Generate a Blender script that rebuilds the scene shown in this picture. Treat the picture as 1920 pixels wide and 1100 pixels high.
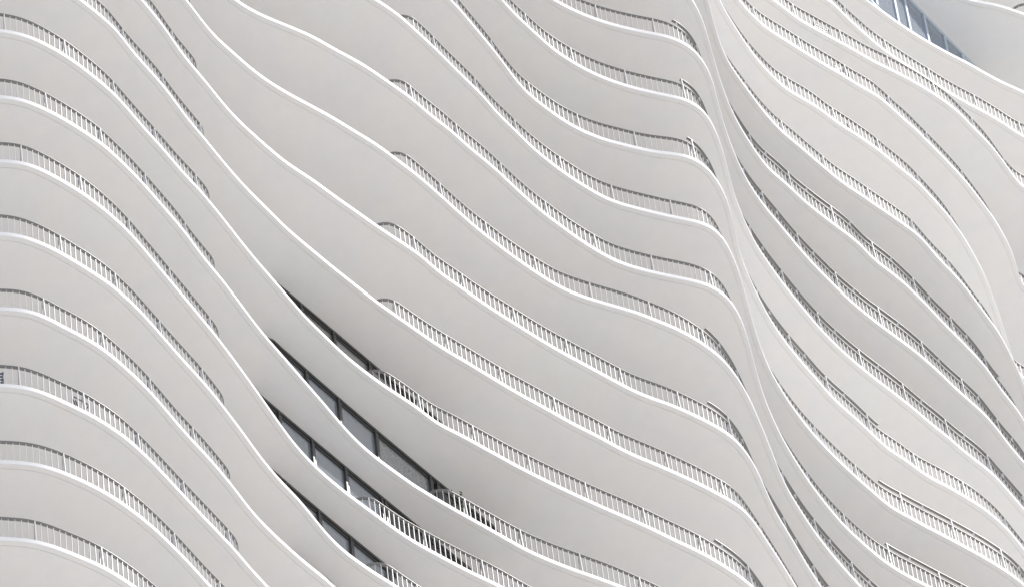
# A white tower with undulating balcony edges, seen from the street far below.
import bpy, math, random
import numpy as np
from mathutils import Vector, Matrix
random.seed(7)
scene = bpy.context.scene
for o in list(bpy.data.objects): bpy.data.objects.remove(o)

# ------------------------------------------------------------------ camera
PITCH, ROLL = math.radians(63), math.radians(7.5)
EYE = 1.7
cam = bpy.data.cameras.new("camera"); cam.sensor_width = 36; cam.lens = 441.59
cam.clip_start = 1; cam.clip_end = 5000
co = bpy.data.objects.new("camera", cam); scene.collection.objects.link(co)
fwd = Vector((0, math.cos(PITCH), math.sin(PITCH))); up = Vector((0, -math.sin(PITCH), math.cos(PITCH))); rt = Vector((1, 0, 0))
cr = rt*math.cos(ROLL) - up*math.sin(ROLL); cu = rt*math.sin(ROLL) + up*math.cos(ROLL)
co.matrix_world = Matrix(((cr.x, cu.x, -fwd.x, 0), (cr.y, cu.y, -fwd.y, 0), (cr.z, cu.z, -fwd.z, EYE), (0, 0, 0, 1)))
scene.camera = co

# ------------------------------------------------------------------ daylight
SUN_EL, SUN_AZ = math.radians(53), math.radians(104)      # azimuth clockwise from +Y (the way the camera looks)
world = bpy.data.worlds.new("World"); scene.world = world; world.use_nodes = True
wn = world.node_tree.nodes; wl = world.node_tree.links
sky = wn.new("ShaderNodeTexSky"); sky.sky_type = 'NISHITA'; sky.sun_disc = False
sky.sun_elevation = SUN_EL; sky.sun_rotation = SUN_AZ; sky.air_density = 1.0; sky.dust_density = 2.0
wl.new(sky.outputs[0], wn["Background"].inputs[0]); wn["Background"].inputs[1].default_value = 0.13
sd = bpy.data.lights.new("sun", 'SUN'); sd.energy = 4.0; sd.angle = math.radians(0.53); sd.color = (1.0, 0.965, 0.92)
so = bpy.data.objects.new("sun", sd); scene.collection.objects.link(so)
sv = Vector((math.sin(SUN_AZ)*math.cos(SUN_EL), math.cos(SUN_AZ)*math.cos(SUN_EL), math.sin(SUN_EL)))
so.rotation_euler = sv.to_track_quat('Z', 'Y').to_euler(); so.location = (0, 0, 400)
vs = scene.view_settings; vs.view_transform = 'Standard'; vs.look = 'None'; vs.gamma = 1; vs.use_curve_mapping = False
vs.exposure = -0.02
scene.cycles.max_bounces = 10; scene.cycles.diffuse_bounces = 6

# ------------------------------------------------------------------ materials
def mat(name, col, rough=.6, metal=0.0, spec=.5, vary=0.0, scale=1.0, tint=(1, 1, 1), bump=0.0):
    m = bpy.data.materials.new(name); m.use_nodes = True
    n = m.node_tree.nodes; l = m.node_tree.links; b = n["Principled BSDF"]
    b.inputs["Base Color"].default_value = (*col, 1); b.inputs["Roughness"].default_value = rough
    b.inputs["Metallic"].default_value = metal; b.inputs["Specular IOR Level"].default_value = spec
    if vary:
        tc = n.new("ShaderNodeTexCoord"); nz = n.new("ShaderNodeTexNoise")
        nz.inputs["Scale"].default_value = scale; nz.inputs["Detail"].default_value = 6; nz.inputs["Roughness"].default_value = .6
        rp = n.new("ShaderNodeValToRGB")
        rp.color_ramp.elements[0].position = .3; rp.color_ramp.elements[1].position = .7
        rp.color_ramp.elements[0].color = (*[c*(1-vary)*t for c, t in zip(col, tint)], 1)
        rp.color_ramp.elements[1].color = (*[min(1, c*(1+vary)) for c in col], 1)
        l.new(tc.outputs["Object"], nz.inputs["Vector"]); l.new(nz.outputs["Fac"], rp.inputs[0]); l.new(rp.outputs[0], b.inputs["Base Color"])
        if bump:
            n2 = n.new("ShaderNodeTexNoise"); n2.inputs["Scale"].default_value = scale*9; n2.inputs["Detail"].default_value = 4
            bp = n.new("ShaderNodeBump"); bp.inputs["Strength"].default_value = bump; bp.inputs["Distance"].default_value = .01
            l.new(tc.outputs["Object"], n2.inputs["Vector"]); l.new(n2.outputs["Fac"], bp.inputs["Height"]); l.new(bp.outputs[0], b.inputs["Normal"])
    return m
M = dict(
    fascia=mat("white_painted_concrete", (.68, .68, .68), .55, vary=.03, scale=.8),
    soffit=mat("soffit_plaster", (.74, .73, .71), .8, spec=.3, vary=.035, scale=.45, tint=(1.0, .992, .975), bump=.08),
    deck=mat("deck_tiles", (.72, .705, .68), .8, vary=.06, scale=2),
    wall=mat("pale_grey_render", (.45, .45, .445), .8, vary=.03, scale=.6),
    bounce_wall=mat("bounce_white_render", (.85, .85, .84), .8, vary=.03, scale=.6),  # hidden wall runs made whiter to bounce light onto the soffits
    rail=mat("white_powder_coat", (.62, .62, .62), .4),
    cap=mat("grey_handrail_metal", (.19, .19, .185), .42, metal=.1, spec=.5, vary=.08, scale=3),
    frame=mat("black_aluminium", (.026, .026, .027), .4),
    frame2=mat("charcoal_aluminium", (.045, .046, .048), .4),
    louvre=mat("pale_louvre_metal", (.46, .525, .60), .5),
    ground=mat("pale_paving", (.72, .705, .675), .85, vary=.12, scale=.05),
    dark=mat("void_shade", (.03, .03, .03), .9),
    leaf=mat("leaf", (.05, .08, .03), .6, vary=.3, scale=30), pot=mat("pot", (.12, .11, .10), .7, vary=.1, scale=8),
    bluemetal=mat("blue_grey_metal", (.10, .12, .17), .45), steel=mat("steel_tube", (.18, .18, .18), .35, metal=.6),
)
def mottle(m, cols, scale):                        # very faint warm and cool patches left by the plaster coats
    n = m.node_tree.nodes; l = m.node_tree.links; b = n["Principled BSDF"]
    tc = n.new("ShaderNodeTexCoord"); nz = n.new("ShaderNodeTexNoise"); nz.inputs["Scale"].default_value = scale; nz.inputs["Detail"].default_value = 3
    rp = n.new("ShaderNodeValToRGB"); e = rp.color_ramp.elements; e[0].position, e[1].position = .34, .66
    e[0].color = (*cols[0], 1); e[1].color = (*cols[-1], 1)
    for i, c in enumerate(cols[1:-1]): q = e.new(.34+.32*(i+1)/(len(cols)-1)); q.color = (*c, 1)
    n2 = n.new("ShaderNodeTexNoise"); n2.inputs["Scale"].default_value = 3.2; n2.inputs["Detail"].default_value = 8; n2.inputs["Roughness"].default_value = .7
    mp = n.new("ShaderNodeMapRange"); mp.inputs[1].default_value = .3; mp.inputs[2].default_value = .7; mp.inputs[3].default_value = .975; mp.inputs[4].default_value = 1.015
    mx = n.new("ShaderNodeMix"); mx.data_type = 'RGBA'; mx.blend_type = 'MULTIPLY'; mx.inputs[0].default_value = 1
    l.new(tc.outputs["Object"], nz.inputs["Vector"]); l.new(nz.outputs["Fac"], rp.inputs[0]); l.new(tc.outputs["Object"], n2.inputs["Vector"]); l.new(n2.outputs["Fac"], mp.inputs[0])
    l.new(rp.outputs[0], mx.inputs[6]); l.new(mp.outputs[0], mx.inputs[7]); l.new(mx.outputs[2], b.inputs["Base Color"])
mottle(M["soffit"], [(.730, .728, .708), (.740, .723, .698), (.725, .721, .711), (.742, .726, .700), (.729, .729, .706)], .28)
def glass_mat(name, col, rough, speck=0.0):
    m = mat(name, col, rough, spec=.5); m.node_tree.nodes['Principled BSDF'].inputs['IOR'].default_value = 2.2
    if speck:
        n = m.node_tree.nodes; l = m.node_tree.links; b = n["Principled BSDF"]
        tc = n.new("ShaderNodeTexCoord"); nz = n.new("ShaderNodeTexNoise"); nz.inputs["Scale"].default_value = 28; nz.inputs["Detail"].default_value = 3
        rp = n.new("ShaderNodeValToRGB"); rp.color_ramp.elements[0].position = .38; rp.color_ramp.elements[1].position = .62
        rp.color_ramp.elements[0].color = (*[c*(1-speck) for c in col], 1); rp.color_ramp.elements[1].color = (*[c*(1+speck) for c in col], 1)
        l.new(tc.outputs["Object"], nz.inputs[0]); l.new(nz.outputs["Fac"], rp.inputs[0]); l.new(rp.outputs[0], b.inputs["Base Color"])
    return m
M["glass"] = glass_mat("tinted_glass", (.21, .235, .26), .05)
M["glass_curtain"] = glass_mat("glass_over_grey_blind", (.21, .21, .208), .06, .18)
M["glass_frost"] = glass_mat("speckled_glass", (.20, .207, .21), .12, .3)

# ------------------------------------------------------------------ the plan of every floor, in metres
# s runs along the facade, t runs into the building; one row per floor, lowest first (millimetres)
S0, DS = -20.0000, 0.2000
EDGE_MM = '''-4458 -4528 -4597 -4666 -4736 -4805 -4874 -4944 -5014 -5084 -5154 -5224 -5292 -5358 -5423 -5487 -5553 -5626 -5709 -5799 -5886 -5956 -6004 -6035 -6055 -6069 -6080 -6087 -6084 -6068 -6043 -6011 -5973 -5928 -5876 -5817 -5752 -5681 -5607 -5530 -5450 -5370 -5291 -5214 -5138 -5062 -4983 -4900 -4815 -4729 -4645 -4565 -4489 -4416 -4347 -4282 -4222 -4166 -4116 -4067 -4017 -3958 -3887 -3809 -3732 -3664 -3608 -3566 -3533 -3505 -3481 -3457 -3429 -3397 -3365 -3337 -3314 -3298 -3286 -3277 -3270 -3264 -3260 -3259 -3259 -3257 -3252 -3242 -3228 -3215 -3204 -3197 -3197 -3203 -3215 -3232 -3252 -3276 -3300 -3324 -3345 -3363 -3377 -3389 -3397 -3403 -3406 -3408 -3409 -3411 -3413 -3414 -3410 -3401 -3385 -3364 -3337 -3300 -3250 -3183 -3097 -2996 -2886 -2771 -2654 -2537 -2418 -2297 -2174 -2051 -1926 -1800 -1674 -1551 -1430 -1314 -1202 -1096 -995 -900 -810 -723 -640 -559 -481 -408 -341 -279 -222 -170 -124 -86 -57 -37 -25 -17 -11 -5 1 7 12 17 23 30 38 48 61 77 97 124 161 211 278 358 447 538 626 710 791 871 952 1040 1138 1252 1382 1528 1692 1875 2074 2275 2452 2580 2647 2669 2675 2688 2718 2762 2814 2869 2922 2973 3021 3068 3114 3160 3206 3253 3301 3348 3395 3443 3490 3537 3584 3631
-4109 -4190 -4272 -4354 -4435 -4517 -4599 -4680 -4762 -4844 -4927 -5008 -5089 -5169 -5248 -5327 -5408 -5494 -5585 -5681 -5775 -5858 -5922 -5966 -5994 -6011 -6019 -6021 -6015 -6001 -5979 -5948 -5909 -5864 -5812 -5753 -5687 -5617 -5544 -5467 -5387 -5305 -5225 -5148 -5073 -4998 -4919 -4836 -4751 -4665 -4581 -4501 -4425 -4352 -4283 -4218 -4157 -4102 -4052 -4003 -3953 -3894 -3823 -3745 -3668 -3599 -3544 -3502 -3468 -3441 -3417 -3393 -3365 -3333 -3301 -3272 -3250 -3234 -3222 -3213 -3206 -3200 -3196 -3195 -3195 -3193 -3188 -3177 -3164 -3151 -3140 -3133 -3133 -3139 -3151 -3168 -3188 -3212 -3236 -3260 -3281 -3299 -3313 -3324 -3333 -3339 -3342 -3344 -3345 -3347 -3349 -3350 -3346 -3337 -3321 -3300 -3273 -3236 -3186 -3119 -3033 -2932 -2822 -2707 -2590 -2473 -2354 -2233 -2110 -1986 -1862 -1736 -1610 -1486 -1366 -1250 -1138 -1032 -931 -836 -746 -659 -576 -495 -417 -344 -276 -215 -158 -106 -60 -22 7 27 39 47 53 59 66 71 76 81 87 94 102 112 125 141 161 188 225 275 342 422 511 602 690 774 855 935 1016 1104 1203 1317 1447 1592 1756 1939 2138 2339 2516 2644 2712 2733 2739 2752 2782 2826 2878 2933 2987 3037 3085 3132 3178 3224 3270 3317 3365 3412 3459 3507 3554 3601 3648 3695
-4097 -4174 -4251 -4328 -4405 -4482 -4559 -4637 -4714 -4792 -4869 -4947 -5023 -5098 -5171 -5246 -5323 -5405 -5495 -5591 -5684 -5762 -5817 -5849 -5865 -5872 -5874 -5874 -5871 -5858 -5835 -5805 -5767 -5718 -5657 -5591 -5520 -5443 -5365 -5286 -5207 -5128 -5050 -4974 -4899 -4823 -4746 -4663 -4575 -4487 -4405 -4327 -4252 -4179 -4108 -4043 -3982 -3927 -3876 -3828 -3778 -3719 -3648 -3570 -3493 -3424 -3369 -3327 -3293 -3266 -3242 -3218 -3190 -3158 -3126 -3097 -3075 -3059 -3047 -3038 -3031 -3025 -3021 -3020 -3020 -3018 -3013 -3002 -2989 -2976 -2964 -2958 -2958 -2964 -2976 -2993 -3013 -3036 -3061 -3085 -3106 -3124 -3138 -3149 -3158 -3164 -3167 -3169 -3170 -3172 -3174 -3175 -3171 -3162 -3146 -3125 -3098 -3061 -3011 -2944 -2858 -2757 -2646 -2531 -2415 -2298 -2179 -2058 -1935 -1811 -1687 -1561 -1435 -1311 -1191 -1074 -963 -856 -756 -661 -571 -484 -401 -320 -242 -169 -101 -40 17 69 115 153 182 202 215 222 228 234 241 246 251 256 262 269 277 287 300 316 336 363 400 450 517 597 686 777 865 949 1030 1110 1191 1279 1378 1492 1622 1767 1931 2114 2314 2514 2691 2819 2887 2908 2914 2927 2957 3001 3053 3108 3162 3212 3260 3307 3353 3399 3445 3492 3540 3587 3634 3682 3729 3776 3823 3870
-3875 -3962 -4049 -4135 -4222 -4308 -4395 -4482 -4569 -4656 -4743 -4830 -4916 -5001 -5085 -5168 -5253 -5343 -5439 -5541 -5645 -5737 -5804 -5842 -5855 -5853 -5846 -5840 -5833 -5817 -5790 -5750 -5701 -5644 -5584 -5517 -5444 -5364 -5279 -5190 -5100 -5014 -4933 -4855 -4777 -4695 -4608 -4517 -4423 -4323 -4223 -4129 -4046 -3971 -3903 -3840 -3779 -3722 -3669 -3621 -3574 -3520 -3452 -3371 -3291 -3220 -3164 -3122 -3089 -3062 -3038 -3014 -2986 -2954 -2922 -2893 -2871 -2855 -2843 -2834 -2827 -2820 -2817 -2815 -2815 -2814 -2808 -2798 -2785 -2772 -2760 -2754 -2753 -2760 -2772 -2789 -2809 -2832 -2857 -2881 -2902 -2920 -2934 -2945 -2954 -2960 -2963 -2965 -2966 -2968 -2970 -2971 -2967 -2958 -2942 -2921 -2894 -2857 -2807 -2740 -2654 -2553 -2442 -2327 -2211 -2094 -1975 -1853 -1731 -1607 -1482 -1357 -1231 -1107 -987 -870 -759 -652 -552 -457 -366 -280 -197 -116 -38 35 103 164 221 273 319 358 386 406 419 426 432 439 445 450 455 460 466 473 481 491 504 520 541 567 604 654 721 801 890 981 1069 1153 1234 1314 1395 1483 1582 1696 1826 1972 2135 2319 2518 2718 2895 3023 3091 3113 3118 3131 3161 3205 3257 3312 3366 3416 3464 3511 3557 3603 3650 3697 3744 3791 3839 3886 3933 3980 4027 4074
-3891 -3975 -4058 -4141 -4225 -4308 -4392 -4475 -4559 -4643 -4727 -4810 -4893 -4974 -5054 -5134 -5217 -5306 -5401 -5502 -5602 -5688 -5749 -5785 -5804 -5809 -5804 -5792 -5774 -5753 -5730 -5701 -5665 -5617 -5559 -5493 -5421 -5343 -5260 -5174 -5088 -5003 -4921 -4841 -4761 -4678 -4589 -4495 -4396 -4295 -4194 -4090 -3983 -3877 -3778 -3686 -3600 -3522 -3448 -3370 -3283 -3190 -3096 -3007 -2928 -2863 -2811 -2770 -2736 -2706 -2682 -2661 -2635 -2603 -2569 -2539 -2516 -2500 -2488 -2480 -2472 -2466 -2462 -2461 -2461 -2459 -2454 -2444 -2431 -2417 -2406 -2399 -2399 -2405 -2418 -2434 -2455 -2478 -2502 -2526 -2547 -2565 -2580 -2591 -2599 -2605 -2609 -2610 -2611 -2613 -2615 -2616 -2613 -2603 -2588 -2566 -2539 -2503 -2453 -2385 -2300 -2199 -2088 -1973 -1857 -1739 -1620 -1499 -1376 -1253 -1128 -1002 -876 -753 -632 -516 -404 -298 -197 -102 -12 74 158 239 317 390 457 519 576 628 674 712 741 761 773 781 787 793 799 805 810 815 821 828 836 846 859 875 895 922 959 1009 1075 1156 1245 1336 1424 1508 1589 1669 1750 1837 1936 2050 2180 2326 2490 2673 2872 3073 3250 3378 3445 3467 3473 3486 3515 3559 3612 3667 3720 3771 3819 3865 3911 3957 4004 4051 4098 4146 4193 4240 4288 4335 4382 4429
-3634 -3729 -3823 -3918 -4013 -4108 -4203 -4298 -4393 -4488 -4583 -4678 -4773 -4866 -4959 -5052 -5145 -5242 -5343 -5448 -5555 -5654 -5736 -5790 -5816 -5822 -5816 -5805 -5788 -5764 -5732 -5692 -5646 -5592 -5532 -5463 -5385 -5300 -5210 -5120 -5030 -4940 -4850 -4761 -4671 -4581 -4490 -4399 -4305 -4206 -4105 -4002 -3897 -3790 -3683 -3575 -3466 -3356 -3248 -3143 -3043 -2952 -2870 -2797 -2732 -2675 -2624 -2577 -2535 -2495 -2457 -2419 -2381 -2344 -2310 -2282 -2260 -2246 -2235 -2226 -2218 -2211 -2206 -2204 -2206 -2207 -2202 -2191 -2177 -2162 -2151 -2144 -2144 -2151 -2163 -2179 -2200 -2223 -2247 -2271 -2293 -2311 -2325 -2336 -2344 -2350 -2354 -2355 -2356 -2358 -2361 -2361 -2358 -2348 -2333 -2312 -2284 -2248 -2198 -2130 -2045 -1944 -1833 -1718 -1602 -1484 -1365 -1244 -1121 -998 -873 -747 -622 -498 -377 -261 -149 -43 57 153 243 329 413 494 572 645 712 774 831 883 929 967 996 1016 1028 1036 1042 1048 1054 1060 1065 1070 1076 1083 1091 1101 1113 1129 1150 1177 1213 1264 1330 1411 1500 1591 1678 1762 1844 1924 2005 2092 2191 2305 2435 2581 2745 2928 3127 3327 3505 3633 3700 3722 3728 3741 3770 3814 3867 3922 3975 4026 4074 4120 4166 4212 4259 4306 4353 4401 4448 4495 4542 4590 4637 4684
-3397 -3494 -3590 -3686 -3783 -3879 -3976 -4072 -4169 -4265 -4362 -4459 -4555 -4650 -4745 -4839 -4935 -5033 -5135 -5240 -5347 -5447 -5533 -5596 -5635 -5653 -5659 -5656 -5645 -5628 -5605 -5578 -5546 -5502 -5446 -5382 -5315 -5244 -5168 -5087 -5003 -4918 -4833 -4747 -4655 -4555 -4450 -4348 -4255 -4166 -4074 -3977 -3877 -3775 -3672 -3572 -3476 -3387 -3302 -3219 -3135 -3050 -2965 -2880 -2795 -2711 -2624 -2536 -2449 -2367 -2294 -2230 -2174 -2127 -2088 -2051 -2015 -1981 -1952 -1931 -1913 -1898 -1882 -1868 -1857 -1845 -1833 -1819 -1806 -1793 -1782 -1774 -1774 -1782 -1795 -1810 -1830 -1853 -1878 -1902 -1924 -1943 -1957 -1967 -1975 -1981 -1985 -1986 -1987 -1989 -1992 -1992 -1989 -1979 -1964 -1942 -1915 -1879 -1829 -1761 -1676 -1575 -1464 -1349 -1233 -1115 -996 -875 -752 -629 -504 -378 -253 -129 -8 108 220 326 427 522 612 698 782 863 941 1014 1081 1143 1200 1252 1298 1336 1365 1385 1397 1405 1411 1417 1423 1429 1434 1439 1445 1452 1460 1470 1482 1499 1519 1546 1582 1633 1699 1780 1869 1960 2047 2131 2213 2293 2374 2461 2560 2674 2804 2950 3114 3297 3496 3696 3874 4002 4069 4091 4097 4110 4139 4183 4236 4291 4344 4395 4443 4489 4535 4581 4628 4675 4722 4770 4817 4864 4912 4959 5006 5053
-3303 -3398 -3493 -3589 -3684 -3780 -3875 -3971 -4066 -4162 -4258 -4353 -4448 -4543 -4637 -4731 -4826 -4923 -5024 -5128 -5232 -5330 -5416 -5485 -5535 -5564 -5576 -5574 -5562 -5542 -5514 -5477 -5435 -5389 -5338 -5278 -5205 -5124 -5038 -4952 -4869 -4790 -4709 -4624 -4537 -4451 -4372 -4296 -4217 -4130 -4038 -3945 -3850 -3753 -3656 -3562 -3471 -3384 -3299 -3215 -3131 -3045 -2959 -2874 -2797 -2728 -2663 -2597 -2531 -2469 -2415 -2367 -2325 -2286 -2251 -2220 -2195 -2170 -2141 -2104 -2062 -2029 -2014 -2011 -2008 -2000 -1989 -1979 -1969 -1959 -1949 -1942 -1938 -1935 -1933 -1934 -1936 -1939 -1943 -1948 -1954 -1963 -1973 -1984 -1994 -2001 -2005 -2005 -2005 -2006 -2010 -2012 -2009 -1999 -1982 -1959 -1932 -1896 -1847 -1781 -1695 -1594 -1483 -1368 -1251 -1134 -1015 -894 -771 -647 -523 -397 -271 -148 -27 89 201 307 408 503 593 680 763 844 922 995 1062 1124 1181 1233 1279 1317 1346 1366 1378 1386 1392 1398 1405 1410 1415 1420 1426 1433 1441 1451 1464 1480 1500 1527 1564 1614 1681 1761 1850 1941 2029 2113 2194 2274 2355 2443 2542 2656 2785 2931 3095 3278 3477 3678 3855 3983 4050 4072 4078 4091 4121 4165 4217 4272 4325 4376 4424 4471 4517 4563 4609 4656 4704 4751 4798 4846 4893 4940 4987 5034
-3299 -3395 -3490 -3586 -3681 -3777 -3872 -3967 -4063 -4159 -4254 -4350 -4445 -4540 -4633 -4727 -4822 -4920 -5021 -5125 -5229 -5327 -5413 -5482 -5531 -5561 -5574 -5572 -5560 -5538 -5510 -5475 -5435 -5391 -5342 -5287 -5218 -5129 -5031 -4938 -4854 -4774 -4694 -4608 -4514 -4411 -4307 -4207 -4116 -4027 -3938 -3846 -3755 -3666 -3580 -3498 -3420 -3347 -3278 -3211 -3142 -3073 -3010 -2955 -2904 -2854 -2805 -2756 -2709 -2664 -2620 -2576 -2532 -2487 -2447 -2412 -2380 -2349 -2317 -2285 -2253 -2224 -2200 -2180 -2164 -2148 -2131 -2112 -2092 -2074 -2057 -2042 -2029 -2020 -2011 -2001 -1988 -1976 -1966 -1961 -1959 -1956 -1949 -1938 -1931 -1933 -1942 -1954 -1967 -1977 -1986 -1993 -1998 -1999 -1996 -1988 -1979 -1964 -1930 -1869 -1781 -1677 -1563 -1449 -1335 -1220 -1100 -978 -854 -730 -606 -481 -355 -232 -111 5 117 224 324 419 509 596 679 760 838 911 979 1040 1097 1149 1195 1233 1262 1282 1295 1302 1308 1314 1321 1326 1331 1336 1342 1349 1357 1367 1380 1396 1416 1443 1480 1530 1597 1677 1766 1857 1945 2029 2110 2190 2271 2359 2458 2572 2702 2847 3011 3194 3393 3594 3771 3899 3967 3988 3994 4007 4037 4081 4133 4188 4242 4292 4340 4387 4433 4479 4525 4572 4620 4667 4714 4762 4809 4856 4903 4950
-3282 -3377 -3473 -3568 -3664 -3759 -3855 -3950 -4046 -4141 -4237 -4333 -4428 -4522 -4616 -4710 -4805 -4902 -5003 -5107 -5211 -5309 -5395 -5464 -5514 -5544 -5556 -5555 -5542 -5521 -5492 -5458 -5419 -5376 -5326 -5267 -5195 -5110 -5018 -4926 -4838 -4753 -4667 -4576 -4479 -4373 -4261 -4153 -4053 -3963 -3876 -3788 -3696 -3603 -3514 -3431 -3357 -3291 -3232 -3175 -3120 -3067 -3020 -2982 -2953 -2928 -2901 -2867 -2831 -2795 -2762 -2730 -2697 -2665 -2633 -2604 -2577 -2553 -2527 -2497 -2458 -2408 -2354 -2308 -2275 -2246 -2215 -2183 -2151 -2123 -2098 -2076 -2054 -2033 -2012 -1991 -1973 -1957 -1945 -1935 -1927 -1919 -1912 -1903 -1895 -1887 -1882 -1883 -1893 -1913 -1938 -1960 -1976 -1985 -1988 -1987 -1981 -1966 -1935 -1883 -1807 -1708 -1587 -1445 -1288 -1128 -975 -833 -704 -581 -459 -333 -205 -81 38 153 265 372 473 568 659 745 828 909 987 1060 1128 1189 1246 1299 1344 1383 1411 1431 1444 1451 1457 1464 1470 1475 1480 1485 1491 1498 1506 1516 1529 1545 1566 1592 1629 1679 1746 1826 1915 2006 2094 2178 2259 2339 2420 2508 2607 2721 2851 2997 3160 3344 3543 3743 3920 4048 4116 4138 4143 4156 4186 4230 4282 4337 4391 4441 4489 4536 4582 4628 4675 4722 4769 4816 4864 4911 4958 5005 5052 5099
-3246 -3342 -3437 -3533 -3628 -3724 -3819 -3915 -4010 -4106 -4201 -4297 -4392 -4487 -4580 -4674 -4769 -4867 -4968 -5072 -5176 -5274 -5360 -5429 -5478 -5508 -5521 -5519 -5506 -5485 -5457 -5422 -5384 -5340 -5291 -5231 -5159 -5074 -4982 -4890 -4802 -4717 -4630 -4539 -4440 -4335 -4228 -4123 -4023 -3926 -3830 -3731 -3634 -3545 -3470 -3408 -3353 -3298 -3243 -3195 -3155 -3124 -3100 -3084 -3072 -3065 -3058 -3051 -3043 -3030 -3013 -2994 -2976 -2958 -2937 -2907 -2872 -2834 -2796 -2756 -2712 -2662 -2608 -2551 -2494 -2437 -2381 -2325 -2273 -2227 -2185 -2145 -2105 -2067 -2033 -2002 -1974 -1950 -1931 -1919 -1919 -1932 -1956 -1989 -2025 -2062 -2100 -2136 -2165 -2186 -2202 -2218 -2230 -2231 -2223 -2204 -2176 -2137 -2082 -2009 -1918 -1810 -1687 -1550 -1400 -1241 -1078 -912 -742 -571 -403 -245 -101 28 147 265 379 487 587 682 773 859 941 1020 1098 1172 1241 1303 1360 1412 1458 1496 1525 1545 1557 1565 1571 1577 1583 1589 1594 1599 1605 1612 1620 1630 1643 1659 1679 1706 1743 1793 1859 1940 2029 2120 2208 2292 2373 2453 2534 2621 2720 2834 2964 3110 3274 3457 3656 3857 4034 4162 4229 4251 4257 4270 4300 4344 4396 4451 4504 4555 4603 4649 4695 4742 4788 4835 4882 4930 4977 5024 5072 5119 5166 5213
-3138 -3233 -3329 -3424 -3519 -3615 -3710 -3806 -3901 -3997 -4093 -4188 -4283 -4378 -4472 -4566 -4661 -4758 -4859 -4963 -5067 -5165 -5251 -5320 -5369 -5399 -5412 -5410 -5398 -5376 -5348 -5314 -5275 -5232 -5182 -5123 -5051 -4966 -4873 -4782 -4694 -4608 -4522 -4430 -4332 -4227 -4119 -4013 -3912 -3814 -3717 -3621 -3528 -3441 -3364 -3296 -3236 -3182 -3141 -3115 -3103 -3103 -3113 -3128 -3143 -3157 -3168 -3171 -3164 -3151 -3142 -3136 -3128 -3114 -3093 -3066 -3036 -3006 -2974 -2938 -2894 -2843 -2793 -2748 -2707 -2661 -2608 -2552 -2501 -2454 -2407 -2356 -2299 -2237 -2176 -2116 -2059 -2006 -1959 -1917 -1880 -1844 -1808 -1776 -1750 -1730 -1715 -1708 -1715 -1736 -1770 -1812 -1860 -1913 -1969 -2026 -2078 -2119 -2138 -2125 -2079 -1997 -1879 -1727 -1548 -1350 -1142 -932 -729 -536 -356 -189 -32 117 255 385 509 629 744 854 957 1055 1148 1236 1320 1395 1461 1520 1577 1630 1677 1715 1744 1764 1776 1783 1787 1793 1800 1807 1812 1818 1823 1830 1838 1848 1861 1877 1898 1924 1961 2011 2078 2158 2247 2338 2426 2510 2591 2671 2752 2840 2939 3053 3183 3329 3492 3676 3875 4075 4252 4380 4448 4470 4475 4488 4518 4562 4615 4669 4723 4773 4821 4868 4914 4960 5007 5054 5101 5148 5196 5243 5290 5337 5384 5431
-3365 -3460 -3556 -3651 -3747 -3842 -3938 -4033 -4129 -4224 -4320 -4416 -4511 -4605 -4699 -4793 -4888 -4986 -5086 -5190 -5294 -5392 -5478 -5547 -5597 -5627 -5639 -5638 -5625 -5604 -5575 -5541 -5502 -5459 -5409 -5350 -5278 -5193 -5101 -5009 -4921 -4836 -4749 -4658 -4559 -4454 -4347 -4241 -4139 -4041 -3945 -3848 -3755 -3668 -3591 -3524 -3465 -3414 -3372 -3344 -3331 -3330 -3340 -3355 -3371 -3385 -3394 -3396 -3390 -3382 -3372 -3363 -3352 -3336 -3317 -3296 -3273 -3246 -3209 -3160 -3104 -3046 -2987 -2926 -2861 -2794 -2726 -2660 -2596 -2532 -2464 -2386 -2302 -2223 -2154 -2092 -2027 -1960 -1897 -1843 -1797 -1755 -1717 -1686 -1660 -1638 -1619 -1607 -1607 -1621 -1650 -1691 -1736 -1783 -1832 -1883 -1939 -1996 -2045 -2069 -2054 -1992 -1888 -1750 -1588 -1408 -1216 -1014 -808 -603 -404 -214 -36 129 280 415 540 656 767 871 970 1061 1145 1222 1295 1364 1429 1491 1551 1608 1662 1714 1767 1815 1846 1860 1867 1876 1885 1891 1894 1899 1905 1913 1921 1930 1943 1960 1982 2009 2044 2092 2158 2239 2329 2420 2508 2592 2673 2753 2835 2922 3021 3135 3265 3411 3574 3758 3957 4157 4334 4462 4530 4552 4557 4571 4600 4644 4697 4752 4805 4855 4904 4950 4996 5042 5089 5136 5183 5230 5278 5325 5372 5419 5467 5514
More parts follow.
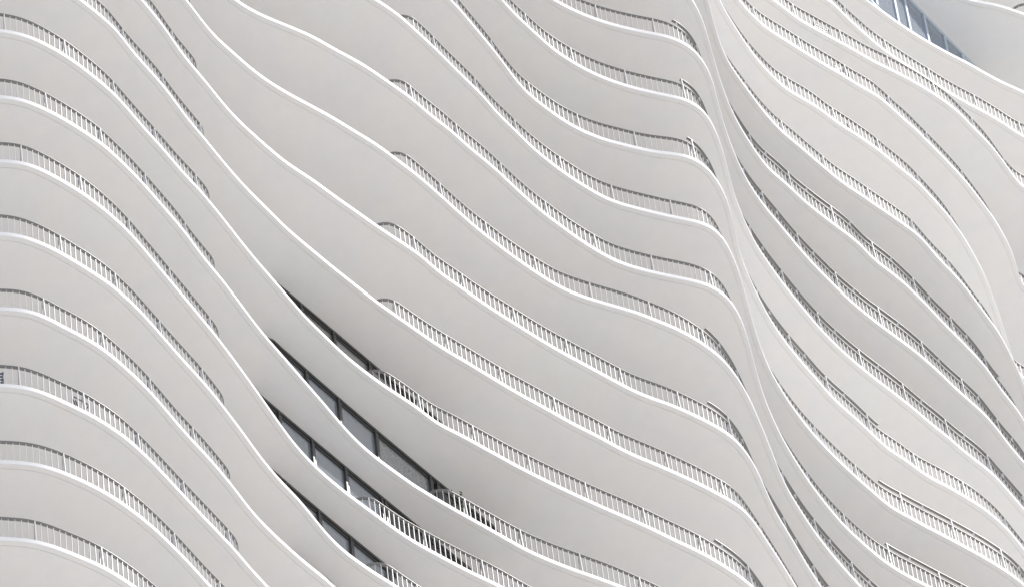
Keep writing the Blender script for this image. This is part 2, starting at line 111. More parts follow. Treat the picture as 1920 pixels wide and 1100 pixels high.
-3485 -3581 -3676 -3772 -3867 -3963 -4058 -4154 -4249 -4345 -4441 -4536 -4631 -4726 -4820 -4914 -5009 -5106 -5207 -5311 -5415 -5513 -5599 -5668 -5717 -5747 -5760 -5758 -5745 -5724 -5696 -5662 -5623 -5579 -5530 -5471 -5398 -5313 -5221 -5129 -5041 -4956 -4869 -4778 -4680 -4575 -4467 -4361 -4260 -4162 -4065 -3969 -3875 -3788 -3711 -3645 -3586 -3534 -3493 -3465 -3451 -3451 -3460 -3475 -3492 -3506 -3514 -3516 -3511 -3502 -3492 -3483 -3473 -3459 -3441 -3420 -3395 -3365 -3326 -3280 -3226 -3168 -3107 -3045 -2982 -2917 -2850 -2778 -2700 -2617 -2530 -2443 -2356 -2269 -2177 -2080 -1977 -1878 -1789 -1716 -1659 -1614 -1576 -1541 -1513 -1493 -1486 -1489 -1501 -1524 -1560 -1604 -1651 -1698 -1752 -1817 -1892 -1966 -2020 -2040 -2020 -1963 -1873 -1757 -1613 -1437 -1231 -1008 -784 -575 -389 -224 -70 80 224 362 490 608 716 817 911 1002 1087 1166 1245 1328 1411 1483 1543 1597 1651 1707 1767 1831 1893 1944 1977 2001 2030 2067 2102 2124 2131 2133 2142 2156 2174 2193 2220 2259 2307 2364 2432 2514 2605 2697 2784 2867 2947 3027 3108 3196 3295 3409 3539 3685 3848 4031 4231 4431 4608 4736 4804 4826 4831 4844 4874 4918 4970 5025 5079 5129 5177 5224 5270 5316 5363 5410 5457 5504 5552 5599 5646 5693 5740 5787
-3611 -3707 -3802 -3898 -3993 -4088 -4184 -4279 -4375 -4471 -4566 -4662 -4757 -4851 -4945 -5039 -5134 -5232 -5333 -5437 -5541 -5639 -5725 -5793 -5843 -5873 -5886 -5884 -5871 -5850 -5822 -5787 -5749 -5705 -5656 -5596 -5524 -5439 -5347 -5255 -5167 -5082 -4995 -4904 -4805 -4701 -4593 -4487 -4385 -4288 -4191 -4094 -4001 -3914 -3837 -3770 -3712 -3660 -3619 -3591 -3577 -3576 -3586 -3601 -3617 -3631 -3640 -3642 -3637 -3627 -3618 -3609 -3599 -3585 -3567 -3546 -3521 -3490 -3452 -3405 -3352 -3294 -3233 -3171 -3107 -3042 -2974 -2902 -2825 -2743 -2658 -2572 -2483 -2391 -2296 -2200 -2108 -2027 -1956 -1891 -1831 -1773 -1717 -1664 -1620 -1588 -1566 -1551 -1542 -1541 -1551 -1569 -1595 -1629 -1669 -1717 -1768 -1822 -1878 -1925 -1945 -1929 -1873 -1775 -1640 -1476 -1291 -1092 -882 -670 -471 -291 -125 32 180 316 437 548 656 759 858 951 1041 1130 1218 1305 1388 1465 1537 1604 1664 1719 1772 1821 1867 1908 1948 1986 2025 2066 2110 2157 2208 2257 2302 2345 2392 2443 2495 2540 2581 2621 2669 2729 2801 2882 2965 3046 3127 3209 3292 3380 3479 3593 3723 3868 4032 4215 4414 4615 4792 4920 4988 5009 5015 5028 5058 5102 5154 5209 5263 5313 5361 5408 5454 5500 5546 5593 5641 5688 5735 5783 5830 5877 5924 5971
-3474 -3570 -3665 -3761 -3856 -3951 -4047 -4142 -4238 -4334 -4429 -4525 -4620 -4714 -4808 -4902 -4997 -5095 -5196 -5300 -5403 -5502 -5588 -5656 -5706 -5736 -5749 -5747 -5734 -5713 -5685 -5650 -5611 -5568 -5518 -5459 -5387 -5302 -5210 -5118 -5030 -4945 -4858 -4767 -4668 -4564 -4456 -4350 -4248 -4151 -4054 -3957 -3864 -3777 -3700 -3633 -3575 -3523 -3482 -3453 -3440 -3439 -3449 -3464 -3480 -3494 -3503 -3505 -3500 -3490 -3481 -3472 -3462 -3448 -3430 -3409 -3384 -3353 -3315 -3268 -3215 -3157 -3096 -3034 -2970 -2905 -2837 -2765 -2688 -2606 -2521 -2434 -2346 -2255 -2162 -2067 -1976 -1893 -1819 -1753 -1692 -1634 -1579 -1527 -1484 -1452 -1431 -1423 -1423 -1432 -1448 -1472 -1504 -1544 -1589 -1639 -1695 -1754 -1812 -1857 -1882 -1879 -1843 -1773 -1669 -1530 -1355 -1152 -940 -734 -539 -355 -182 -18 135 276 404 519 625 721 809 894 980 1067 1154 1238 1317 1394 1466 1534 1600 1666 1729 1787 1839 1887 1931 1972 2009 2044 2079 2114 2152 2195 2245 2297 2353 2414 2477 2538 2594 2648 2701 2760 2828 2908 3000 3096 3190 3276 3357 3442 3539 3653 3783 3930 4094 4277 4476 4676 4854 4982 5049 5071 5077 5090 5119 5163 5216 5271 5324 5375 5423 5469 5515 5561 5608 5655 5702 5750 5797 5844 5891 5939 5986 6033
-3453 -3549 -3644 -3740 -3835 -3930 -4026 -4121 -4217 -4313 -4408 -4504 -4599 -4693 -4787 -4881 -4976 -5074 -5175 -5279 -5383 -5481 -5567 -5636 -5685 -5715 -5728 -5726 -5713 -5692 -5664 -5629 -5591 -5547 -5498 -5438 -5366 -5281 -5189 -5097 -5009 -4924 -4837 -4746 -4647 -4543 -4435 -4329 -4228 -4130 -4033 -3936 -3843 -3756 -3679 -3612 -3554 -3502 -3461 -3433 -3419 -3418 -3428 -3443 -3459 -3473 -3482 -3484 -3479 -3469 -3460 -3451 -3441 -3427 -3409 -3388 -3363 -3333 -3294 -3247 -3194 -3136 -3075 -3013 -2949 -2884 -2816 -2744 -2667 -2585 -2500 -2413 -2325 -2234 -2141 -2046 -1955 -1872 -1798 -1732 -1671 -1613 -1558 -1507 -1463 -1431 -1410 -1401 -1402 -1411 -1427 -1452 -1483 -1522 -1567 -1619 -1676 -1735 -1791 -1835 -1860 -1856 -1820 -1750 -1648 -1515 -1355 -1173 -976 -773 -570 -374 -186 -9 157 310 449 576 695 810 917 1014 1092 1150 1199 1253 1314 1374 1425 1469 1510 1549 1586 1621 1658 1704 1763 1833 1897 1944 1981 2020 2065 2118 2178 2242 2308 2380 2455 2526 2591 2656 2723 2793 2864 2938 3022 3119 3226 3330 3424 3513 3609 3721 3852 4000 4165 4349 4548 4748 4925 5053 5121 5143 5148 5162 5191 5235 5288 5342 5396 5446 5494 5541 5587 5633 5680 5727 5774 5821 5869 5916 5963 6010 6057 6105
-3563 -3658 -3754 -3849 -3945 -4040 -4135 -4231 -4327 -4422 -4518 -4613 -4708 -4803 -4897 -4991 -5086 -5183 -5284 -5388 -5492 -5590 -5676 -5745 -5795 -5825 -5837 -5836 -5823 -5802 -5773 -5739 -5700 -5657 -5607 -5548 -5476 -5391 -5298 -5207 -5119 -5033 -4947 -4855 -4757 -4652 -4544 -4438 -4337 -4239 -4142 -4046 -3952 -3866 -3789 -3722 -3663 -3612 -3570 -3542 -3529 -3528 -3537 -3553 -3569 -3583 -3592 -3593 -3588 -3579 -3570 -3561 -3550 -3537 -3519 -3497 -3472 -3442 -3404 -3357 -3303 -3245 -3185 -3123 -3059 -2993 -2925 -2853 -2776 -2695 -2610 -2523 -2434 -2343 -2250 -2156 -2065 -1982 -1908 -1842 -1781 -1723 -1667 -1616 -1573 -1541 -1520 -1511 -1511 -1520 -1537 -1561 -1593 -1631 -1677 -1728 -1785 -1844 -1900 -1945 -1969 -1966 -1931 -1861 -1757 -1623 -1463 -1282 -1088 -887 -682 -476 -270 -68 121 290 437 561 670 772 872 971 1069 1161 1244 1318 1380 1431 1477 1525 1575 1625 1675 1723 1771 1812 1844 1868 1893 1922 1951 1978 2005 2033 2063 2097 2140 2202 2282 2367 2444 2514 2582 2655 2736 2826 2923 3022 3119 3215 3317 3432 3561 3699 3841 3986 4144 4323 4522 4724 4903 5032 5099 5121 5126 5139 5169 5213 5265 5320 5374 5424 5472 5519 5565 5611 5658 5705 5752 5799 5847 5894 5941 5988 6035 6083
-3608 -3703 -3799 -3894 -3990 -4085 -4180 -4276 -4372 -4467 -4563 -4658 -4754 -4848 -4942 -5036 -5131 -5228 -5329 -5433 -5537 -5635 -5721 -5790 -5840 -5870 -5882 -5881 -5868 -5847 -5818 -5784 -5745 -5702 -5652 -5593 -5521 -5436 -5344 -5252 -5164 -5079 -4992 -4901 -4802 -4697 -4589 -4484 -4382 -4284 -4188 -4091 -3997 -3911 -3834 -3767 -3708 -3657 -3615 -3587 -3574 -3573 -3583 -3598 -3614 -3628 -3637 -3638 -3633 -3624 -3615 -3606 -3595 -3582 -3564 -3542 -3517 -3487 -3449 -3402 -3348 -3290 -3230 -3168 -3104 -3038 -2970 -2898 -2821 -2740 -2655 -2568 -2479 -2389 -2295 -2201 -2110 -2027 -1953 -1887 -1826 -1768 -1712 -1661 -1618 -1586 -1565 -1556 -1556 -1565 -1582 -1606 -1638 -1676 -1722 -1773 -1830 -1890 -1945 -1990 -2014 -2011 -1976 -1906 -1802 -1668 -1508 -1328 -1133 -930 -724 -517 -312 -114 71 239 390 528 657 778 895 1009 1118 1221 1313 1395 1469 1537 1590 1624 1645 1658 1669 1688 1720 1760 1795 1819 1839 1861 1887 1916 1952 1995 2041 2086 2129 2175 2230 2296 2368 2441 2516 2596 2685 2784 2892 3008 3134 3265 3399 3544 3704 3876 4052 4227 4405 4593 4789 4988 5168 5300 5371 5394 5400 5413 5442 5486 5538 5593 5646 5697 5745 5792 5838 5884 5930 5977 6025 6072 6119 6167 6214 6261 6308 6355
-3442 -3538 -3633 -3729 -3824 -3919 -4015 -4110 -4206 -4302 -4397 -4493 -4588 -4682 -4776 -4870 -4965 -5063 -5164 -5268 -5372 -5470 -5556 -5625 -5674 -5704 -5717 -5715 -5702 -5681 -5653 -5618 -5580 -5536 -5487 -5427 -5355 -5270 -5178 -5086 -4998 -4913 -4826 -4735 -4636 -4532 -4424 -4318 -4217 -4119 -4022 -3925 -3832 -3745 -3668 -3601 -3543 -3491 -3450 -3422 -3408 -3408 -3417 -3432 -3448 -3462 -3471 -3473 -3468 -3458 -3449 -3440 -3430 -3416 -3398 -3377 -3352 -3322 -3283 -3236 -3183 -3125 -3064 -3002 -2938 -2873 -2805 -2733 -2656 -2574 -2489 -2402 -2314 -2223 -2130 -2035 -1944 -1861 -1787 -1721 -1660 -1602 -1547 -1496 -1453 -1420 -1399 -1390 -1391 -1400 -1416 -1441 -1472 -1511 -1556 -1608 -1665 -1724 -1780 -1824 -1849 -1846 -1810 -1740 -1637 -1503 -1343 -1162 -967 -765 -559 -352 -147 52 238 407 559 696 823 944 1061 1175 1285 1387 1478 1556 1622 1678 1720 1747 1764 1782 1803 1824 1843 1861 1877 1890 1901 1917 1937 1953 1963 1976 2002 2047 2103 2160 2212 2263 2322 2388 2456 2522 2588 2655 2726 2800 2877 2962 3054 3148 3244 3344 3454 3575 3706 3848 4010 4195 4384 4531 4602 4614 4607 4611 4637 4682 4737 4794 4850 4901 4949 4995 5041 5087 5133 5180 5227 5275 5322 5369 5417 5464 5511 5558
-3027 -3123 -3218 -3313 -3409 -3504 -3600 -3695 -3791 -3887 -3982 -4078 -4173 -4267 -4361 -4455 -4550 -4648 -4749 -4853 -4956 -5055 -5141 -5209 -5259 -5289 -5302 -5300 -5287 -5266 -5237 -5203 -5164 -5121 -5071 -5012 -4940 -4855 -4763 -4671 -4583 -4498 -4411 -4320 -4221 -4117 -4009 -3903 -3801 -3704 -3607 -3510 -3417 -3330 -3253 -3186 -3128 -3076 -3035 -3006 -2993 -2992 -3002 -3017 -3033 -3047 -3056 -3058 -3053 -3043 -3034 -3025 -3015 -3001 -2983 -2962 -2937 -2906 -2868 -2821 -2768 -2710 -2649 -2587 -2523 -2458 -2390 -2318 -2241 -2159 -2074 -1987 -1899 -1808 -1714 -1620 -1529 -1446 -1372 -1306 -1245 -1187 -1132 -1081 -1037 -1005 -984 -975 -975 -984 -1001 -1026 -1057 -1096 -1141 -1193 -1249 -1309 -1365 -1409 -1434 -1431 -1395 -1325 -1221 -1088 -928 -747 -552 -350 -144 63 268 467 653 822 974 1111 1238 1359 1476 1590 1698 1800 1892 1972 2040 2093 2132 2158 2177 2197 2225 2262 2303 2339 2364 2377 2384 2392 2399 2405 2411 2419 2431 2444 2453 2454 2450 2447 2449 2455 2465 2478 2497 2520 2549 2584 2632 2694 2763 2830 2895 2963 3041 3130 3226 3329 3431 3515 3568 3592 3595 3588 3582 3580 3583 3589 3597 3605 3613 3619 3625 3630 3635 3641 3647 3652 3658 3664 3670 3676 3681 3687 3693 3699
-2663 -2758 -2854 -2949 -3044 -3140 -3235 -3331 -3426 -3522 -3618 -3713 -3808 -3903 -3997 -4091 -4186 -4283 -4384 -4488 -4592 -4690 -4776 -4845 -4894 -4924 -4937 -4935 -4923 -4901 -4873 -4839 -4800 -4757 -4707 -4648 -4576 -4491 -4398 -4307 -4219 -4133 -4047 -3955 -3857 -3752 -3644 -3538 -3437 -3339 -3242 -3146 -3052 -2965 -2889 -2822 -2763 -2712 -2670 -2642 -2628 -2628 -2637 -2652 -2669 -2683 -2692 -2693 -2688 -2679 -2669 -2660 -2650 -2636 -2619 -2597 -2572 -2542 -2504 -2457 -2403 -2345 -2285 -2223 -2159 -2093 -2025 -1953 -1876 -1794 -1709 -1623 -1534 -1443 -1350 -1256 -1165 -1082 -1008 -942 -881 -823 -767 -716 -673 -640 -620 -611 -611 -620 -637 -661 -693 -731 -777 -828 -885 -944 -1000 -1045 -1069 -1066 -1031 -960 -857 -723 -563 -382 -188 15 221 428 633 831 1017 1187 1338 1476 1603 1724 1841 1954 2063 2165 2257 2337 2404 2457 2497 2523 2543 2564 2592 2627 2665 2700 2727 2744 2752 2755 2756 2759 2774 2810 2866 2932 2995 3051 3105 3159 3210 3252 3287 3316 3342 3366 3389 3412 3433 3451 3469 3487 3503 3515 3522 3526 3531 3538 3552 3572 3597 3620 3633 3633 3628 3625 3625 3629 3636 3644 3651 3658 3664 3670 3675 3681 3686 3692 3698 3704 3709 3715 3721 3727 3733 3738
-2399 -2495 -2590 -2686 -2781 -2876 -2972 -3067 -3163 -3259 -3354 -3450 -3545 -3639 -3733 -3827 -3922 -4020 -4121 -4225 -4329 -4427 -4513 -4582 -4631 -4661 -4674 -4672 -4659 -4638 -4610 -4575 -4537 -4493 -4444 -4384 -4312 -4227 -4135 -4043 -3955 -3870 -3783 -3692 -3594 -3489 -3381 -3275 -3174 -3076 -2979 -2883 -2789 -2702 -2625 -2558 -2500 -2448 -2407 -2379 -2365 -2365 -2374 -2389 -2405 -2419 -2428 -2430 -2425 -2416 -2406 -2397 -2387 -2373 -2355 -2334 -2309 -2279 -2240 -2193 -2140 -2082 -2021 -1959 -1895 -1830 -1762 -1690 -1613 -1531 -1446 -1359 -1271 -1180 -1087 -992 -901 -818 -744 -678 -617 -559 -504 -453 -410 -377 -356 -347 -348 -357 -373 -398 -429 -468 -513 -565 -622 -681 -737 -781 -806 -803 -767 -697 -594 -460 -300 -119 76 278 484 691 896 1095 1281 1450 1602 1739 1866 1987 2104 2217 2326 2428 2520 2600 2667 2721 2760 2787 2807 2828 2855 2891 2929 2963 2990 3006 3015 3019 3022 3028 3046 3079 3130 3190 3254 3315 3372 3424 3471 3512 3547 3580 3614 3647 3678 3705 3728 3748 3765 3779 3790 3798 3802 3803 3805 3811 3822 3833 3840 3842 3838 3829 3821 3815 3810 3806 3802 3799 3795 3790 3786 3781 3777 3772 3768 3763 3759 3754 3750 3745 3741 3736 3732 3727
-2700 -2796 -2891 -2987 -3082 -3177 -3273 -3368 -3464 -3560 -3655 -3751 -3846 -3940 -4034 -4128 -4223 -4321 -4422 -4526 -4630 -4728 -4814 -4883 -4932 -4962 -4975 -4973 -4960 -4939 -4911 -4876 -4838 -4794 -4745 -4685 -4613 -4528 -4436 -4344 -4256 -4171 -4084 -3993 -3895 -3790 -3682 -3576 -3475 -3377 -3280 -3184 -3090 -3003 -2926 -2859 -2801 -2749 -2708 -2680 -2666 -2666 -2675 -2690 -2706 -2720 -2729 -2731 -2726 -2717 -2707 -2698 -2688 -2674 -2656 -2635 -2610 -2580 -2541 -2494 -2441 -2383 -2322 -2260 -2196 -2131 -2063 -1991 -1914 -1832 -1747 -1660 -1572 -1481 -1388 -1293 -1202 -1119 -1045 -979 -918 -860 -805 -754 -711 -678 -657 -648 -649 -658 -674 -699 -730 -769 -814 -866 -923 -982 -1038 -1082 -1107 -1104 -1068 -998 -895 -761 -601 -420 -225 -23 183 390 595 794 980 1149 1301 1438 1565 1686 1803 1916 2025 2127 2219 2299 2366 2420 2459 2486 2506 2527 2554 2589 2628 2662 2689 2705 2714 2718 2721 2727 2745 2778 2829 2890 2953 3014 3071 3123 3170 3211 3247 3281 3314 3346 3376 3404 3428 3448 3464 3477 3486 3495 3505 3516 3522 3512 3475 3416 3354 3302 3263 3233 3206 3176 3143 3107 3069 3031 2994 2957 2921 2885 2850 2814 2778 2742 2707 2671 2635 2599 2563 2527 2491 2455'''
